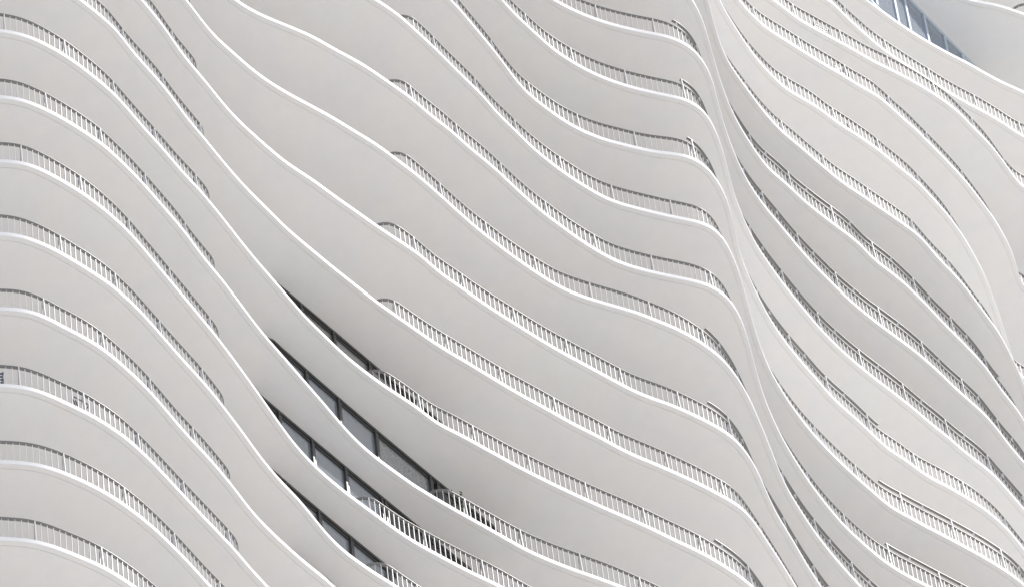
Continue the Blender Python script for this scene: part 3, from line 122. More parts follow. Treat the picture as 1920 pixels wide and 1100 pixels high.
WALL_MM = '''-2471 -2471 -2468 -2465 -2473 -2504 -2561 -2632 -2704 -2775 -2843 -2912 -2982 -3052 -3122 -3192 -3261 -3329 -3395 -3459 -3523 -3590 -3665 -3750 -3839 -3923 -3992 -4041 -4072 -4092 -4107 -4117 -4123 -4120 -4107 -4084 -4052 -4014 -3970 -3919 -3861 -3797 -3728 -3655 -3578 -3499 -3418 -3339 -3261 -3185 -3109 -3031 -2950 -2865 -2779 -2694 -2613 -2534 -2460 -2388 -2321 -2258 -2201 -2148 -2099 -2050 -1995 -1931 -1858 -1780 -1706 -1641 -1589 -1549 -1518 -1492 -1468 -1443 -1414 -1382 -1351 -1323 -1301 -1285 -1274 -1265 -1258 -1252 -1248 -1247 -1247 -1245 -1239 -1229 -1217 -1203 -1191 -1184 -1183 -1189 -1200 -1216 -1236 -1258 -1283 -1306 -1328 -1347 -1363 -1375 -1384 -1390 -1394 -1397 -1398 -1400 -1402 -1403 -1401 -1395 -1382 -1364 -1340 -1308 -1266 -1208 -1132 -1040 -934 -822 -706 -589 -471 -351 -230 -107 18 143 269 394 517 637 753 864 969 1069 1163 1253 1340 1423 1504 1582 1655 1722 1784 1842 1894 1940 1979 2008 2029 2043 2051 2058 2064 2070 2075 2081 2086 2092 2098 2106 2116 2127 2142 2161 2185 2218 2263 2323 2397 2483 2574 2665 2749 2825 2902 3003 3151 3335 3508 3630 3699 3757 3862 4032 4237 4437 4601 4712 4768 4788 4796 4810 4841 4886 4939 4995 5048 5099 5146 5193 5239 5285 5332 5379
-2137 -2137 -2133 -2129 -2140 -2178 -2247 -2331 -2416 -2499 -2580 -2661 -2742 -2825 -2907 -2989 -3070 -3151 -3230 -3309 -3388 -3470 -3557 -3650 -3746 -3838 -3918 -3981 -4024 -4052 -4068 -4076 -4077 -4071 -4058 -4036 -4005 -3967 -3922 -3870 -3812 -3747 -3678 -3605 -3528 -3449 -3368 -3288 -3210 -3134 -3058 -2981 -2899 -2814 -2729 -2644 -2562 -2484 -2410 -2339 -2272 -2210 -2152 -2100 -2051 -2002 -1947 -1882 -1808 -1730 -1656 -1592 -1542 -1502 -1472 -1446 -1422 -1396 -1367 -1335 -1304 -1277 -1256 -1240 -1229 -1220 -1213 -1207 -1204 -1203 -1202 -1200 -1194 -1184 -1171 -1158 -1146 -1140 -1139 -1145 -1157 -1173 -1193 -1216 -1240 -1264 -1286 -1304 -1320 -1331 -1340 -1347 -1350 -1352 -1354 -1356 -1358 -1359 -1357 -1349 -1336 -1318 -1293 -1261 -1217 -1157 -1080 -987 -881 -768 -651 -534 -416 -296 -175 -51 73 198 324 449 572 692 807 917 1022 1121 1216 1305 1391 1474 1555 1632 1705 1772 1833 1890 1942 1988 2025 2054 2074 2087 2096 2102 2108 2114 2119 2125 2130 2135 2142 2150 2160 2172 2187 2206 2231 2265 2312 2373 2449 2536 2627 2715 2795 2875 2975 3121 3311 3514 3691 3812 3872 3902 3964 4101 4295 4496 4659 4764 4815 4832 4839 4855 4888 4934 4988 5043 5096 5146 5194 5241 5287 5333 5379 5427
-2145 -2144 -2140 -2137 -2148 -2186 -2253 -2332 -2413 -2491 -2567 -2644 -2721 -2799 -2876 -2954 -3031 -3106 -3181 -3254 -3329 -3407 -3492 -3584 -3679 -3769 -3842 -3894 -3925 -3940 -3946 -3949 -3948 -3943 -3930 -3909 -3878 -3839 -3789 -3731 -3664 -3593 -3517 -3439 -3360 -3280 -3201 -3123 -3047 -2972 -2896 -2819 -2737 -2650 -2563 -2479 -2399 -2323 -2249 -2178 -2110 -2047 -1990 -1938 -1890 -1840 -1785 -1719 -1645 -1567 -1493 -1430 -1380 -1342 -1312 -1287 -1263 -1236 -1207 -1175 -1144 -1117 -1097 -1081 -1071 -1062 -1055 -1049 -1046 -1045 -1045 -1042 -1036 -1026 -1013 -999 -988 -982 -982 -988 -1000 -1017 -1037 -1060 -1085 -1108 -1130 -1148 -1163 -1175 -1183 -1189 -1193 -1195 -1196 -1198 -1200 -1201 -1198 -1191 -1177 -1158 -1133 -1100 -1055 -994 -915 -821 -714 -600 -480 -357 -231 -108 12 128 245 367 491 617 740 859 974 1084 1188 1287 1381 1470 1556 1639 1719 1796 1868 1934 1996 2052 2103 2148 2185 2213 2233 2245 2253 2259 2265 2271 2277 2282 2287 2293 2300 2308 2318 2330 2346 2365 2391 2426 2474 2537 2614 2702 2793 2879 2958 3043 3157 3318 3515 3720 3896 4017 4077 4104 4158 4284 4472 4669 4829 4929 4975 4989 4996 5014 5048 5096 5150 5205 5258 5308 5355 5402 5448 5494 5541 5588
-1940 -1939 -1934 -1931 -1945 -1990 -2065 -2155 -2245 -2333 -2419 -2505 -2592 -2679 -2766 -2853 -2940 -3026 -3110 -3194 -3277 -3364 -3456 -3555 -3659 -3760 -3846 -3908 -3889 -3844 -3799 -3754 -3708 -3663 -3618 -3573 -3528 -3483 -3437 -3392 -3347 -3302 -3257 -3212 -3167 -3121 -3076 -3031 -2986 -2941 -2896 -2850 -2805 -2760 -2715 -2670 -2625 -2579 -2534 -2489 -2433 -2374 -2354 -2309 -2263 -2218 -2173 -2043 -1962 -1883 -1814 -1759 -1718 -1685 -1659 -1635 -1610 -1570 -1446 -1336 -1242 -1163 -1100 -1051 -1011 -979 -953 -932 -916 -905 -896 -886 -874 -858 -841 -825 -811 -773 -728 -683 -638 -593 -547 -502 -457 -412 -367 -322 -276 -231 -186 -141 -96 -51 -5 40 85 130 175 220 266 311 356 401 446 491 536 582 627 672 717 762 807 853 898 943 988 1033 1078 1124 1169 1214 1259 1304 1383 1483 1577 1665 1750 1833 1913 1990 2061 2127 2188 2244 2295 2339 2375 2402 2421 2433 2441 2447 2453 2459 2464 2469 2475 2480 2523 2569 2614 2659 2704 2749 2794 2840 2885 2930 2975 3020 3065 3110 3186 3323 3488 3674 3875 4075 4250 4375 4439 4456 4470 4538 4683 4864 5022 5122 5166 5177 5183 5202 5238 5287 5342 5397 5449 5499 5546 5593 5639 5685 5732 5779
-1975 -1973 -1969 -1967 -1981 -2026 -2100 -2186 -2273 -2357 -2440 -2523 -2607 -2691 -2775 -2859 -2942 -3024 -3104 -3185 -3266 -3351 -3443 -3541 -3643 -3738 -3818 -3874 -3908 -3925 -3929 -3924 -3885 -3831 -3776 -3721 -3666 -3611 -3556 -3502 -3447 -3392 -3337 -3282 -3228 -3173 -3118 -3063 -3008 -2954 -2899 -2844 -2789 -2734 -2679 -2625 -2570 -2515 -2460 -2375 -2351 -2295 -2241 -2187 -2133 -2081 -2029 -1977 -1927 -1876 -1827 -1778 -1730 -1682 -1635 -1589 -1544 -1245 -1212 -1179 -1149 -1126 -1110 -1099 -1090 -1082 -1076 -1039 -942 -864 -801 -746 -697 -651 -610 -573 -544 -523 -511 -495 -449 -404 -358 -312 -267 -221 -176 -130 -84 -39 7 52 98 144 189 235 281 326 372 417 463 509 554 600 645 691 737 782 828 874 919 965 1010 1056 1102 1147 1193 1238 1284 1330 1375 1421 1521 1631 1734 1831 1924 2013 2098 2181 2260 2336 2407 2473 2533 2589 2639 2683 2718 2745 2763 2774 2781 2787 2793 2799 2805 2810 2815 2821 2828 2837 2847 2881 2926 2972 3017 3063 3109 3154 3200 3246 3335 3419 3503 3605 3745 3925 4128 4331 4506 4628 4688 4710 4750 4859 5035 5225 5377 5468 5506 5517 5524 5545 5583 5632 5687 5742 5794 5843 5890 5937 5983 6029 6076 6123
-1732 -1730 -1725 -1723 -1741 -1794 -1879 -1977 -2076 -2172 -2266 -2360 -2455 -2550 -2646 -2741 -2836 -2930 -3024 -3116 -3209 -3304 -3403 -3507 -3614 -3720 -3814 -3887 -3935 -3885 -3833 -3780 -3728 -3676 -3623 -3571 -3519 -3467 -3414 -3362 -3310 -3258 -3205 -3153 -3101 -3049 -2996 -2944 -2892 -2839 -2787 -2735 -2683 -2630 -2578 -2526 -2474 -2421 -2369 -2317 -2264 -2212 -2160 -2109 -2057 -2006 -1955 -1904 -1854 -1803 -1753 -1703 -1654 -1604 -1555 -1506 -1458 -1409 -1361 -1313 -1265 -1218 -1170 -1123 -1076 -1030 -983 -937 -830 -832 -799 -753 -706 -660 -614 -568 -521 -475 -429 -383 -337 -290 -244 -198 -152 -106 -59 -13 33 79 125 172 218 264 310 356 403 449 495 541 587 634 680 726 772 818 865 911 957 1003 1049 1096 1142 1188 1234 1280 1327 1373 1427 1521 1611 1697 1785 1880 1979 2078 2172 2260 2345 2427 2507 2582 2653 2718 2778 2833 2883 2926 2960 2986 3003 3014 3022 3028 3034 3040 3045 3050 3056 3062 3069 3077 3088 3101 3117 3138 3175 3221 3267 3324 3403 3489 3580 3682 3804 3947 4113 4299 4499 4699 4873 4999 5063 5080 5094 5160 5300 5474 5622 5712 5748 5757 5765 5787 5826 5876 5931 5986 6038 6087 6134 6180 6226 6272 6319 6367
-1510 -1507 -1502 -1501 -1520 -1576 -1664 -1764 -1864 -1961 -2057 -2153 -2249 -2346 -2443 -2539 -2636 -2732 -2827 -2921 -3016 -3113 -3213 -3318 -3425 -3530 -3625 -3703 -3758 -3791 -3807 -3811 -3807 -3768 -3711 -3655 -3598 -3541 -3484 -3427 -3370 -3313 -3256 -3199 -3142 -3085 -3028 -2971 -2914 -2858 -2801 -2744 -2687 -2630 -2573 -2516 -2459 -2402 -2345 -2288 -2192 -2100 -2117 -2060 -2004 -1948 -1892 -1837 -1782 -1728 -1673 -1620 -1566 -1514 -1461 -1409 -1357 -1306 -1255 -1205 -1155 -1105 -1056 -1007 -958 -910 -863 -815 -768 -722 -676 -630 -585 -446 -433 -422 -404 -359 -314 -268 -223 -178 -133 -87 -42 3 48 93 139 184 229 274 320 365 410 455 501 546 591 636 682 727 772 817 863 908 953 998 1043 1089 1134 1179 1224 1270 1315 1360 1406 1531 1657 1782 1903 2021 2135 2243 2345 2443 2535 2623 2707 2790 2869 2944 3014 3079 3139 3193 3243 3285 3319 3344 3361 3371 3378 3384 3390 3396 3402 3407 3412 3418 3425 3434 3445 3458 3475 3496 3525 3564 3617 3686 3767 3856 3948 4037 4119 4194 4270 4369 4513 4693 4863 4984 5061 5143 5280 5469 5676 5859 5993 6071 6103 6112 6122 6146 6186 6237 6292 6346 6398 6447 6493 6540 6586 6632 6679 6726
-1431 -1428 -1422 -1422 -1443 -1500 -1588 -1687 -1786 -1882 -1977 -2072 -2167 -2263 -2359 -2454 -2550 -2644 -2739 -2832 -2927 -3023 -3123 -3226 -3330 -3432 -3526 -3606 -3667 -3683 -3633 -3582 -3531 -3480 -3430 -3379 -3328 -3278 -3227 -3176 -3125 -3075 -3024 -2973 -2922 -2872 -2821 -2770 -2719 -2669 -2618 -2567 -2516 -2466 -2415 -2364 -2313 -2263 -2212 -2161 -2110 -2060 -2009 -1939 -1907 -1857 -1806 -1755 -1704 -1653 -1602 -1551 -1500 -1449 -1398 -1347 -1296 -1244 -1193 -1142 -1090 -1039 -987 -936 -884 -832 -781 -676 -673 -626 -574 -522 -471 -419 -367 -315 -264 -212 -160 -109 -57 -5 46 98 150 202 253 305 357 408 460 512 563 615 667 718 770 822 874 925 977 1029 1080 1132 1184 1235 1287 1339 1390 1442 1494 1546 1597 1649 1701 1752 1804 1856 1907 1959 2011 2062 2114 2214 2316 2413 2505 2592 2677 2759 2838 2913 2983 3047 3106 3160 3209 3251 3284 3309 3325 3335 3342 3348 3354 3359 3365 3407 3458 3510 3562 3613 3665 3717 3768 3820 3872 3923 3975 4027 4079 4130 4182 4234 4285 4337 4389 4440 4492 4674 4845 4965 5041 5122 5259 5449 5655 5836 5965 6038 6067 6075 6086 6111 6152 6204 6259 6313 6365 6413 6460 6506 6552 6599 6646 6693
-1444 -1441 -1435 -1436 -1458 -1517 -1606 -1705 -1804 -1900 -1994 -2089 -2185 -2281 -2376 -2472 -2567 -2662 -2756 -2850 -2944 -3040 -3140 -3243 -3347 -3448 -3541 -3619 -3679 -3720 -3742 -3748 -3742 -3726 -3701 -3670 -3633 -3593 -3548 -3498 -3437 -3360 -3271 -3175 -3084 -2999 -2919 -2838 -2750 -2654 -2552 -2449 -2351 -2258 -2169 -2079 -1988 -1898 -1808 -1722 -1640 -1563 -1490 -1420 -1352 -1283 -1215 -1152 -1095 -1043 -993 -944 -895 -848 -802 -758 -714 -669 -625 -584 -547 -514 -483 -451 -419 -387 -357 -331 -309 -292 -275 -259 -241 -222 -203 -184 -168 -155 -144 -134 -125 -113 -101 -90 -82 -78 -75 -70 -62 -53 -49 -52 -61 -74 -86 -96 -105 -111 -115 -115 -112 -106 -96 -77 -40 23 110 215 328 443 558 675 795 917 1039 1162 1287 1412 1537 1661 1782 1900 2012 2120 2221 2318 2409 2496 2581 2662 2741 2816 2885 2949 3008 3062 3110 3151 3184 3207 3223 3233 3239 3245 3251 3257 3263 3268 3273 3279 3287 3296 3307 3321 3338 3361 3391 3432 3488 3559 3642 3732 3823 3907 3985 4068 4182 4343 4541 4745 4921 5039 5099 5138 5216 5366 5560 5742 5871 5941 5966 5972 5983 6010 6053 6105 6160 6215 6266 6314 6361 6407 6453 6499 6546 6594
-1443 -1439 -1434 -1434 -1458 -1519 -1608 -1708 -1807 -1902 -1997 -2092 -2187 -2283 -2379 -2475 -2570 -2664 -2758 -2852 -2947 -3043 -3143 -3246 -3350 -3451 -3543 -3621 -3680 -3720 -3741 -3746 -3739 -3722 -3698 -3667 -3631 -3591 -3545 -3492 -3427 -3351 -3264 -3172 -3081 -2994 -2908 -2821 -2729 -2629 -2521 -2411 -2305 -2206 -2116 -2028 -1939 -1848 -1756 -1667 -1584 -1511 -1445 -1385 -1328 -1273 -1220 -1174 -1135 -1105 -1079 -1051 -1019 -984 -948 -914 -881 -849 -816 -784 -755 -728 -703 -678 -649 -611 -564 -513 -465 -426 -394 -364 -333 -302 -272 -245 -222 -199 -178 -157 -136 -116 -99 -85 -74 -65 -57 -49 -41 -33 -24 -16 -13 -18 -31 -52 -76 -97 -111 -119 -122 -120 -112 -94 -60 -5 74 176 300 443 599 758 911 1053 1183 1307 1430 1555 1681 1805 1925 2042 2153 2261 2363 2459 2550 2637 2721 2803 2881 2955 3024 3088 3146 3200 3248 3288 3320 3343 3358 3368 3374 3380 3386 3392 3397 3403 3408 3414 3422 3431 3442 3456 3474 3497 3528 3570 3627 3699 3783 3874 3965 4050 4127 4206 4310 4461 4654 4858 5033 5151 5212 5259 5352 5514 5711 5888 6012 6077 6100 6107 6119 6147 6191 6244 6299 6353 6404 6452 6498 6544 6591 6637 6684 6732
-1423 -1418 -1413 -1414 -1439 -1502 -1592 -1692 -1790 -1886 -1981 -2075 -2171 -2267 -2363 -2458 -2553 -2648 -2742 -2836 -2930 -3027 -3127 -3230 -3334 -3435 -3526 -3603 -3661 -3700 -3720 -3725 -3718 -3700 -3675 -3644 -3608 -3567 -3522 -3468 -3403 -3325 -3238 -3146 -3056 -2968 -2882 -2794 -2701 -2600 -2494 -2388 -2284 -2184 -2087 -1989 -1891 -1796 -1710 -1636 -1574 -1517 -1463 -1410 -1362 -1322 -1291 -1267 -1251 -1240 -1232 -1225 -1218 -1210 -1197 -1181 -1163 -1145 -1126 -1104 -1076 -1042 -1005 -967 -927 -884 -836 -783 -727 -670 -612 -555 -499 -446 -398 -354 -313 -273 -235 -199 -166 -136 -110 -88 -72 -67 -73 -91 -119 -153 -190 -229 -266 -298 -324 -344 -361 -375 -382 -382 -371 -350 -318 -275 -219 -145 -44 95 269 458 642 813 970 1116 1253 1383 1511 1642 1776 1907 2030 2147 2260 2368 2469 2565 2656 2742 2825 2905 2983 3057 3127 3191 3250 3303 3350 3390 3421 3443 3458 3467 3474 3479 3485 3491 3497 3502 3507 3514 3521 3531 3542 3556 3574 3598 3629 3672 3731 3804 3889 3979 4067 4149 4235 4343 4490 4673 4877 5079 5253 5373 5433 5461 5516 5641 5820 5993 6116 6179 6200 6206 6219 6249 6293 6346 6402 6455 6506 6554 6600 6646 6693 6739 6786 6834
-1328 -1323 -1317 -1319 -1346 -1410 -1501 -1601 -1699 -1795 -1889 -1984 -2080 -2176 -2271 -2367 -2462 -2557 -2651 -2744 -2839 -2936 -3036 -3139 -3243 -3344 -3434 -3510 -3568 -3605 -3625 -3630 -3622 -3604 -3578 -3547 -3511 -3470 -3424 -3370 -3304 -3226 -3138 -3046 -2956 -2868 -2782 -2694 -2600 -2500 -2394 -2287 -2182 -2081 -1983 -1886 -1791 -1699 -1615 -1539 -1471 -1411 -1361 -1322 -1297 -1286 -1287 -1296 -1311 -1327 -1342 -1351 -1352 -1346 -1336 -1326 -1319 -1310 -1297 -1277 -1251 -1222 -1192 -1160 -1123 -1080 -1032 -983 -936 -892 -847 -796 -743 -690 -641 -594 -544 -489 -430 -368 -307 -248 -193 -144 -100 -61 -24 12 46 75 99 117 128 129 117 91 54 9 -42 -95 -151 -207 -259 -299 -311 -264 -136 54 265 465 645 812 973 1128 1275 1412 1547 1690 1841 1991 2131 2261 2385 2504 2619 2729 2833 2931 3025 3114 3197 3272 3339 3400 3457 3510 3558 3598 3629 3651 3664 3672 3678 3683 3689 3696 3702 3708 3714 3720 3728 3737 3749 3763 3781 3805 3838 3882 3941 4015 4100 4191 4282 4367 4444 4521 4620 4765 4955 5158 5332 5450 5513 5568 5675 5847 6045 6215 6329 6386 6405 6411 6426 6457 6502 6556 6611 6664 6715 6763 6809 6855 6901 6948 6995 7042
-1573 -1568 -1562 -1564 -1592 -1658 -1750 -1850 -1948 -2044 -2138 -2233 -2329 -2425 -2520 -2616 -2711 -2806 -2900 -2993 -3088 -3185 -3285 -3388 -3492 -3593 -3683 -3758 -3814 -3851 -3870 -3874 -3865 -3847 -3822 -3790 -3753 -3713 -3666 -3612 -3545 -3467 -3379 -3287 -3196 -3109 -3023 -2935 -2841 -2740 -2634 -2527 -2422 -2321 -2223 -2126 -2031 -1939 -1855 -1780 -1714 -1657 -1607 -1569 -1543 -1531 -1531 -1542 -1557 -1573 -1587 -1595 -1596 -1591 -1583 -1573 -1563 -1551 -1536 -1518 -1497 -1475 -1446 -1409 -1363 -1309 -1251 -1191 -1130 -1065 -999 -931 -865 -801 -737 -668 -593 -512 -433 -360 -293 -229 -164 -100 -43 8 52 91 125 153 178 198 214 220 213 192 158 115 69 21 -28 -81 -138 -198 -245 -250 -176 -13 201 418 614 793 965 1128 1277 1411 1539 1678 1834 1996 2149 2286 2409 2525 2634 2739 2837 2928 3011 3089 3162 3231 3297 3359 3418 3475 3530 3584 3637 3683 3716 3735 3745 3752 3759 3766 3771 3776 3781 3788 3796 3805 3817 3832 3852 3877 3909 3953 4013 4088 4174 4263 4350 4440 4547 4682 4845 5032 5234 5434 5609 5731 5792 5814 5852 5956 6119 6284 6400 6457 6474 6480 6495 6527 6574 6627 6682 6736 6786 6834 6880 6926 6972 7019 7066 7113
-1709 -1704 -1698 -1701 -1730 -1797 -1890 -1990 -2088 -2184 -2278 -2373 -2469 -2565 -2660 -2756 -2851 -2945 -3039 -3133 -3228 -3325 -3425 -3529 -3633 -3733 -3822 -3896 -3952 -3988 -4006 -4010 -4001 -3982 -3956 -3924 -3887 -3846 -3800 -3745 -3678 -3599 -3510 -3418 -3328 -3241 -3155 -3066 -2972 -2871 -2765 -2658 -2553 -2453 -2355 -2258 -2162 -2071 -1987 -1913 -1847 -1790 -1741 -1703 -1678 -1667 -1668 -1678 -1694 -1710 -1723 -1731 -1732 -1727 -1718 -1709 -1699 -1688 -1674 -1657 -1636 -1611 -1580 -1542 -1496 -1443 -1385 -1324 -1262 -1199 -1134 -1067 -996 -919 -837 -751 -665 -578 -490 -399 -302 -202 -101 -9 69 132 182 223 258 289 312 325 327 319 300 270 231 186 139 88 28 -41 -116 -185 -234 -237 -165 -9 202 419 612 780 933 1080 1221 1359 1498 1643 1794 1944 2089 2225 2351 2467 2574 2675 2769 2858 2942 3022 3104 3186 3266 3338 3399 3454 3508 3564 3625 3688 3749 3799 3835 3864 3893 3927 3959 3983 3995 4001 4007 4018 4034 4054 4080 4115 4159 4214 4279 4357 4445 4537 4625 4705 4787 4889 5031 5212 5416 5619 5793 5912 5971 6004 6073 6213 6396 6561 6670 6721 6736 6742 6759 6792 6839 6893 6949 7001 7051 7099 7145 7191 7238 7284 7331 7379
-1851 -1845 -1839 -1843 -1874 -1942 -2035 -2135 -2233 -2329 -2423 -2518 -2614 -2710 -2805 -2901 -2996 -3090 -3184 -3278 -3373 -3470 -3570 -3674 -3778 -3877 -3966 -4040 -4095 -4130 -4148 -4150 -4141 -4122 -4096 -4063 -4026 -3985 -3938 -3883 -3815 -3736 -3647 -3555 -3465 -3378 -3292 -3203 -3108 -3007 -2901 -2794 -2690 -2589 -2491 -2394 -2299 -2208 -2125 -2051 -1986 -1929 -1880 -1843 -1818 -1808 -1810 -1820 -1836 -1852 -1865 -1872 -1873 -1867 -1859 -1849 -1839 -1828 -1814 -1797 -1776 -1750 -1719 -1681 -1634 -1581 -1523 -1462 -1400 -1337 -1271 -1203 -1131 -1055 -974 -890 -804 -715 -623 -528 -433 -341 -257 -182 -116 -54 5 62 115 161 198 224 243 254 257 253 238 216 185 148 104 56 3 -54 -112 -153 -146 -60 108 318 526 712 880 1034 1177 1310 1440 1580 1734 1890 2037 2170 2289 2400 2506 2608 2705 2798 2889 2978 3066 3152 3234 3312 3383 3449 3510 3565 3618 3667 3712 3754 3794 3832 3871 3912 3956 4004 4053 4101 4147 4192 4239 4289 4339 4386 4428 4469 4515 4571 4640 4719 4802 4883 4959 5037 5138 5284 5475 5677 5851 5967 6033 6097 6214 6392 6586 6747 6848 6894 6907 6914 6932 6966 7014 7069 7124 7176 7226 7274 7320 7366 7412 7459 7506 7554
-1725 -1719 -1713 -1718 -1750 -1819 -1913 -2013 -2111 -2206 -2301 -2396 -2492 -2587 -2683 -2779 -2874 -2968 -3062 -3156 -3251 -3348 -3449 -3552 -3656 -3755 -3844 -3916 -3970 -4005 -4022 -4024 -4014 -3995 -3968 -3936 -3899 -3857 -3810 -3754 -3686 -3606 -3517 -3425 -3335 -3248 -3162 -3073 -2978 -2876 -2770 -2663 -2559 -2459 -2361 -2264 -2169 -2078 -1995 -1922 -1857 -1801 -1753 -1716 -1692 -1682 -1684 -1695 -1711 -1727 -1740 -1747 -1747 -1741 -1733 -1723 -1713 -1702 -1688 -1670 -1649 -1623 -1592 -1553 -1506 -1453 -1394 -1334 -1271 -1208 -1142 -1074 -1002 -925 -844 -760 -673 -585 -494 -400 -306 -215 -131 -54 14 76 135 191 243 289 325 349 362 364 359 345 324 295 259 216 168 114 57 -1 -56 -99 -111 -64 64 251 454 646 824 993 1156 1308 1446 1574 1702 1839 1983 2122 2250 2363 2465 2559 2646 2732 2818 2905 2991 3075 3154 3229 3301 3369 3436 3501 3563 3621 3674 3722 3766 3806 3844 3879 3913 3949 3987 4030 4078 4130 4187 4247 4309 4370 4428 4482 4535 4593 4659 4738 4828 4920 5008 5096 5203 5354 5547 5750 5923 6039 6104 6165 6278 6453 6645 6802 6900 6943 6955 6962 6981 7017 7066 7120 7175 7228 7277 7324 7371 7417 7463 7510 7557 7604
-1717 -1710 -1705 -1710 -1744 -1814 -1908 -2009 -2106 -2201 -2296 -2391 -2487 -2583 -2678 -2774 -2869 -2963 -3057 -3151 -3246 -3343 -3444 -3548 -3652 -3750 -3838 -3910 -3964 -3997 -4014 -4015 -4005 -3985 -3958 -3926 -3888 -3847 -3799 -3743 -3674 -3594 -3505 -3413 -3323 -3236 -3150 -3061 -2965 -2863 -2757 -2650 -2546 -2446 -2348 -2251 -2156 -2066 -1983 -1910 -1846 -1790 -1742 -1706 -1683 -1673 -1676 -1688 -1704 -1720 -1732 -1739 -1739 -1733 -1724 -1714 -1704 -1693 -1679 -1661 -1639 -1614 -1582 -1542 -1495 -1441 -1383 -1322 -1260 -1196 -1131 -1063 -990 -913 -832 -747 -660 -572 -481 -387 -294 -203 -118 -43 25 87 146 202 254 299 334 358 371 373 366 352 330 301 265 222 173 118 60 3 -49 -88 -102 -66 42 216 422 626 817 993 1158 1309 1445 1573 1704 1849 2004 2155 2292 2418 2536 2648 2752 2842 2914 2972 3024 3079 3137 3194 3246 3290 3331 3369 3404 3440 3479 3528 3589 3655 3716 3765 3805 3843 3888 3940 3999 4063 4131 4202 4275 4346 4414 4479 4546 4614 4684 4760 4844 4939 5037 5135 5239 5374 5551 5747 5918 6035 6110 6194 6336 6526 6718 6870 6962 7002 7014 7021 7042 7078 7128 7182 7237 7290 7339 7386 7432 7478 7525 7571 7619 7666
-1841 -1833 -1828 -1835 -1870 -1941 -2035 -2136 -2233 -2328 -2423 -2518 -2614 -2709 -2805 -2901 -2996 -3090 -3184 -3278 -3373 -3470 -3571 -3675 -3779 -3877 -3965 -4036 -4088 -4122 -4137 -4138 -4127 -4107 -4080 -4047 -4010 -3968 -3920 -3863 -3794 -3713 -3624 -3532 -3442 -3356 -3269 -3180 -3084 -2982 -2876 -2769 -2665 -2565 -2467 -2371 -2276 -2186 -2103 -2031 -1967 -1911 -1864 -1828 -1806 -1797 -1800 -1812 -1828 -1844 -1856 -1862 -1862 -1856 -1847 -1837 -1827 -1816 -1802 -1784 -1762 -1736 -1703 -1664 -1616 -1562 -1504 -1443 -1381 -1317 -1251 -1183 -1110 -1033 -952 -867 -780 -691 -600 -506 -413 -322 -238 -163 -95 -34 25 81 132 177 212 235 247 249 242 227 205 175 139 96 46 -9 -67 -124 -175 -213 -225 -187 -76 101 311 525 733 934 1122 1290 1433 1555 1674 1811 1970 2130 2272 2393 2499 2599 2698 2797 2893 2983 3064 3133 3192 3243 3290 3337 3387 3437 3488 3537 3582 3621 3652 3678 3704 3731 3759 3788 3815 3843 3871 3906 3952 4015 4092 4174 4253 4326 4395 4466 4543 4630 4739 4879 5045 5223 5405 5595 5794 5992 6168 6294 6358 6383 6422 6525 6680 6830 6928 6970 6980 6986 7007 7045 7095 7150 7205 7257 7306 7353 7399 7445 7492 7538 7586 7633
-1899 -1891 -1886 -1893 -1929 -2002 -2097 -2197 -2294 -2389 -2484 -2579 -2675 -2771 -2866 -2962 -3057 -3151 -3245 -3339 -3434 -3531 -3632 -3736 -3840 -3938 -4025 -4096 -4148 -4180 -4195 -4195 -4184 -4164 -4136 -4103 -4066 -4024 -3976 -3918 -3849 -3767 -3678 -3586 -3496 -3410 -3323 -3234 -3138 -3035 -2929 -2822 -2719 -2619 -2521 -2424 -2330 -2240 -2158 -2085 -2022 -1966 -1920 -1884 -1863 -1854 -1858 -1870 -1886 -1902 -1914 -1920 -1919 -1913 -1904 -1895 -1885 -1873 -1859 -1840 -1818 -1792 -1760 -1720 -1672 -1617 -1559 -1498 -1435 -1372 -1306 -1237 -1164 -1087 -1005 -920 -833 -745 -653 -560 -466 -376 -292 -217 -150 -89 -30 25 77 121 155 178 189 191 183 168 145 116 79 35 -15 -69 -127 -187 -243 -277 -257 -155 19 228 442 651 855 1052 1237 1406 1559 1696 1823 1945 2062 2175 2282 2386 2491 2603 2719 2832 2940 3038 3127 3208 3280 3342 3389 3420 3438 3450 3464 3487 3520 3557 3590 3615 3637 3658 3683 3714 3752 3794 3840 3884 3928 3976 4032 4097 4168 4242 4318 4396 4482 4585 4715 4873 5047 5225 5406 5596 5795 5993 6162 6281 6358 6442 6581 6768 6957 7105 7194 7232 7242 7251 7273 7311 7361 7416 7470 7522 7572 7619 7665 7711 7757 7804 7851 7899
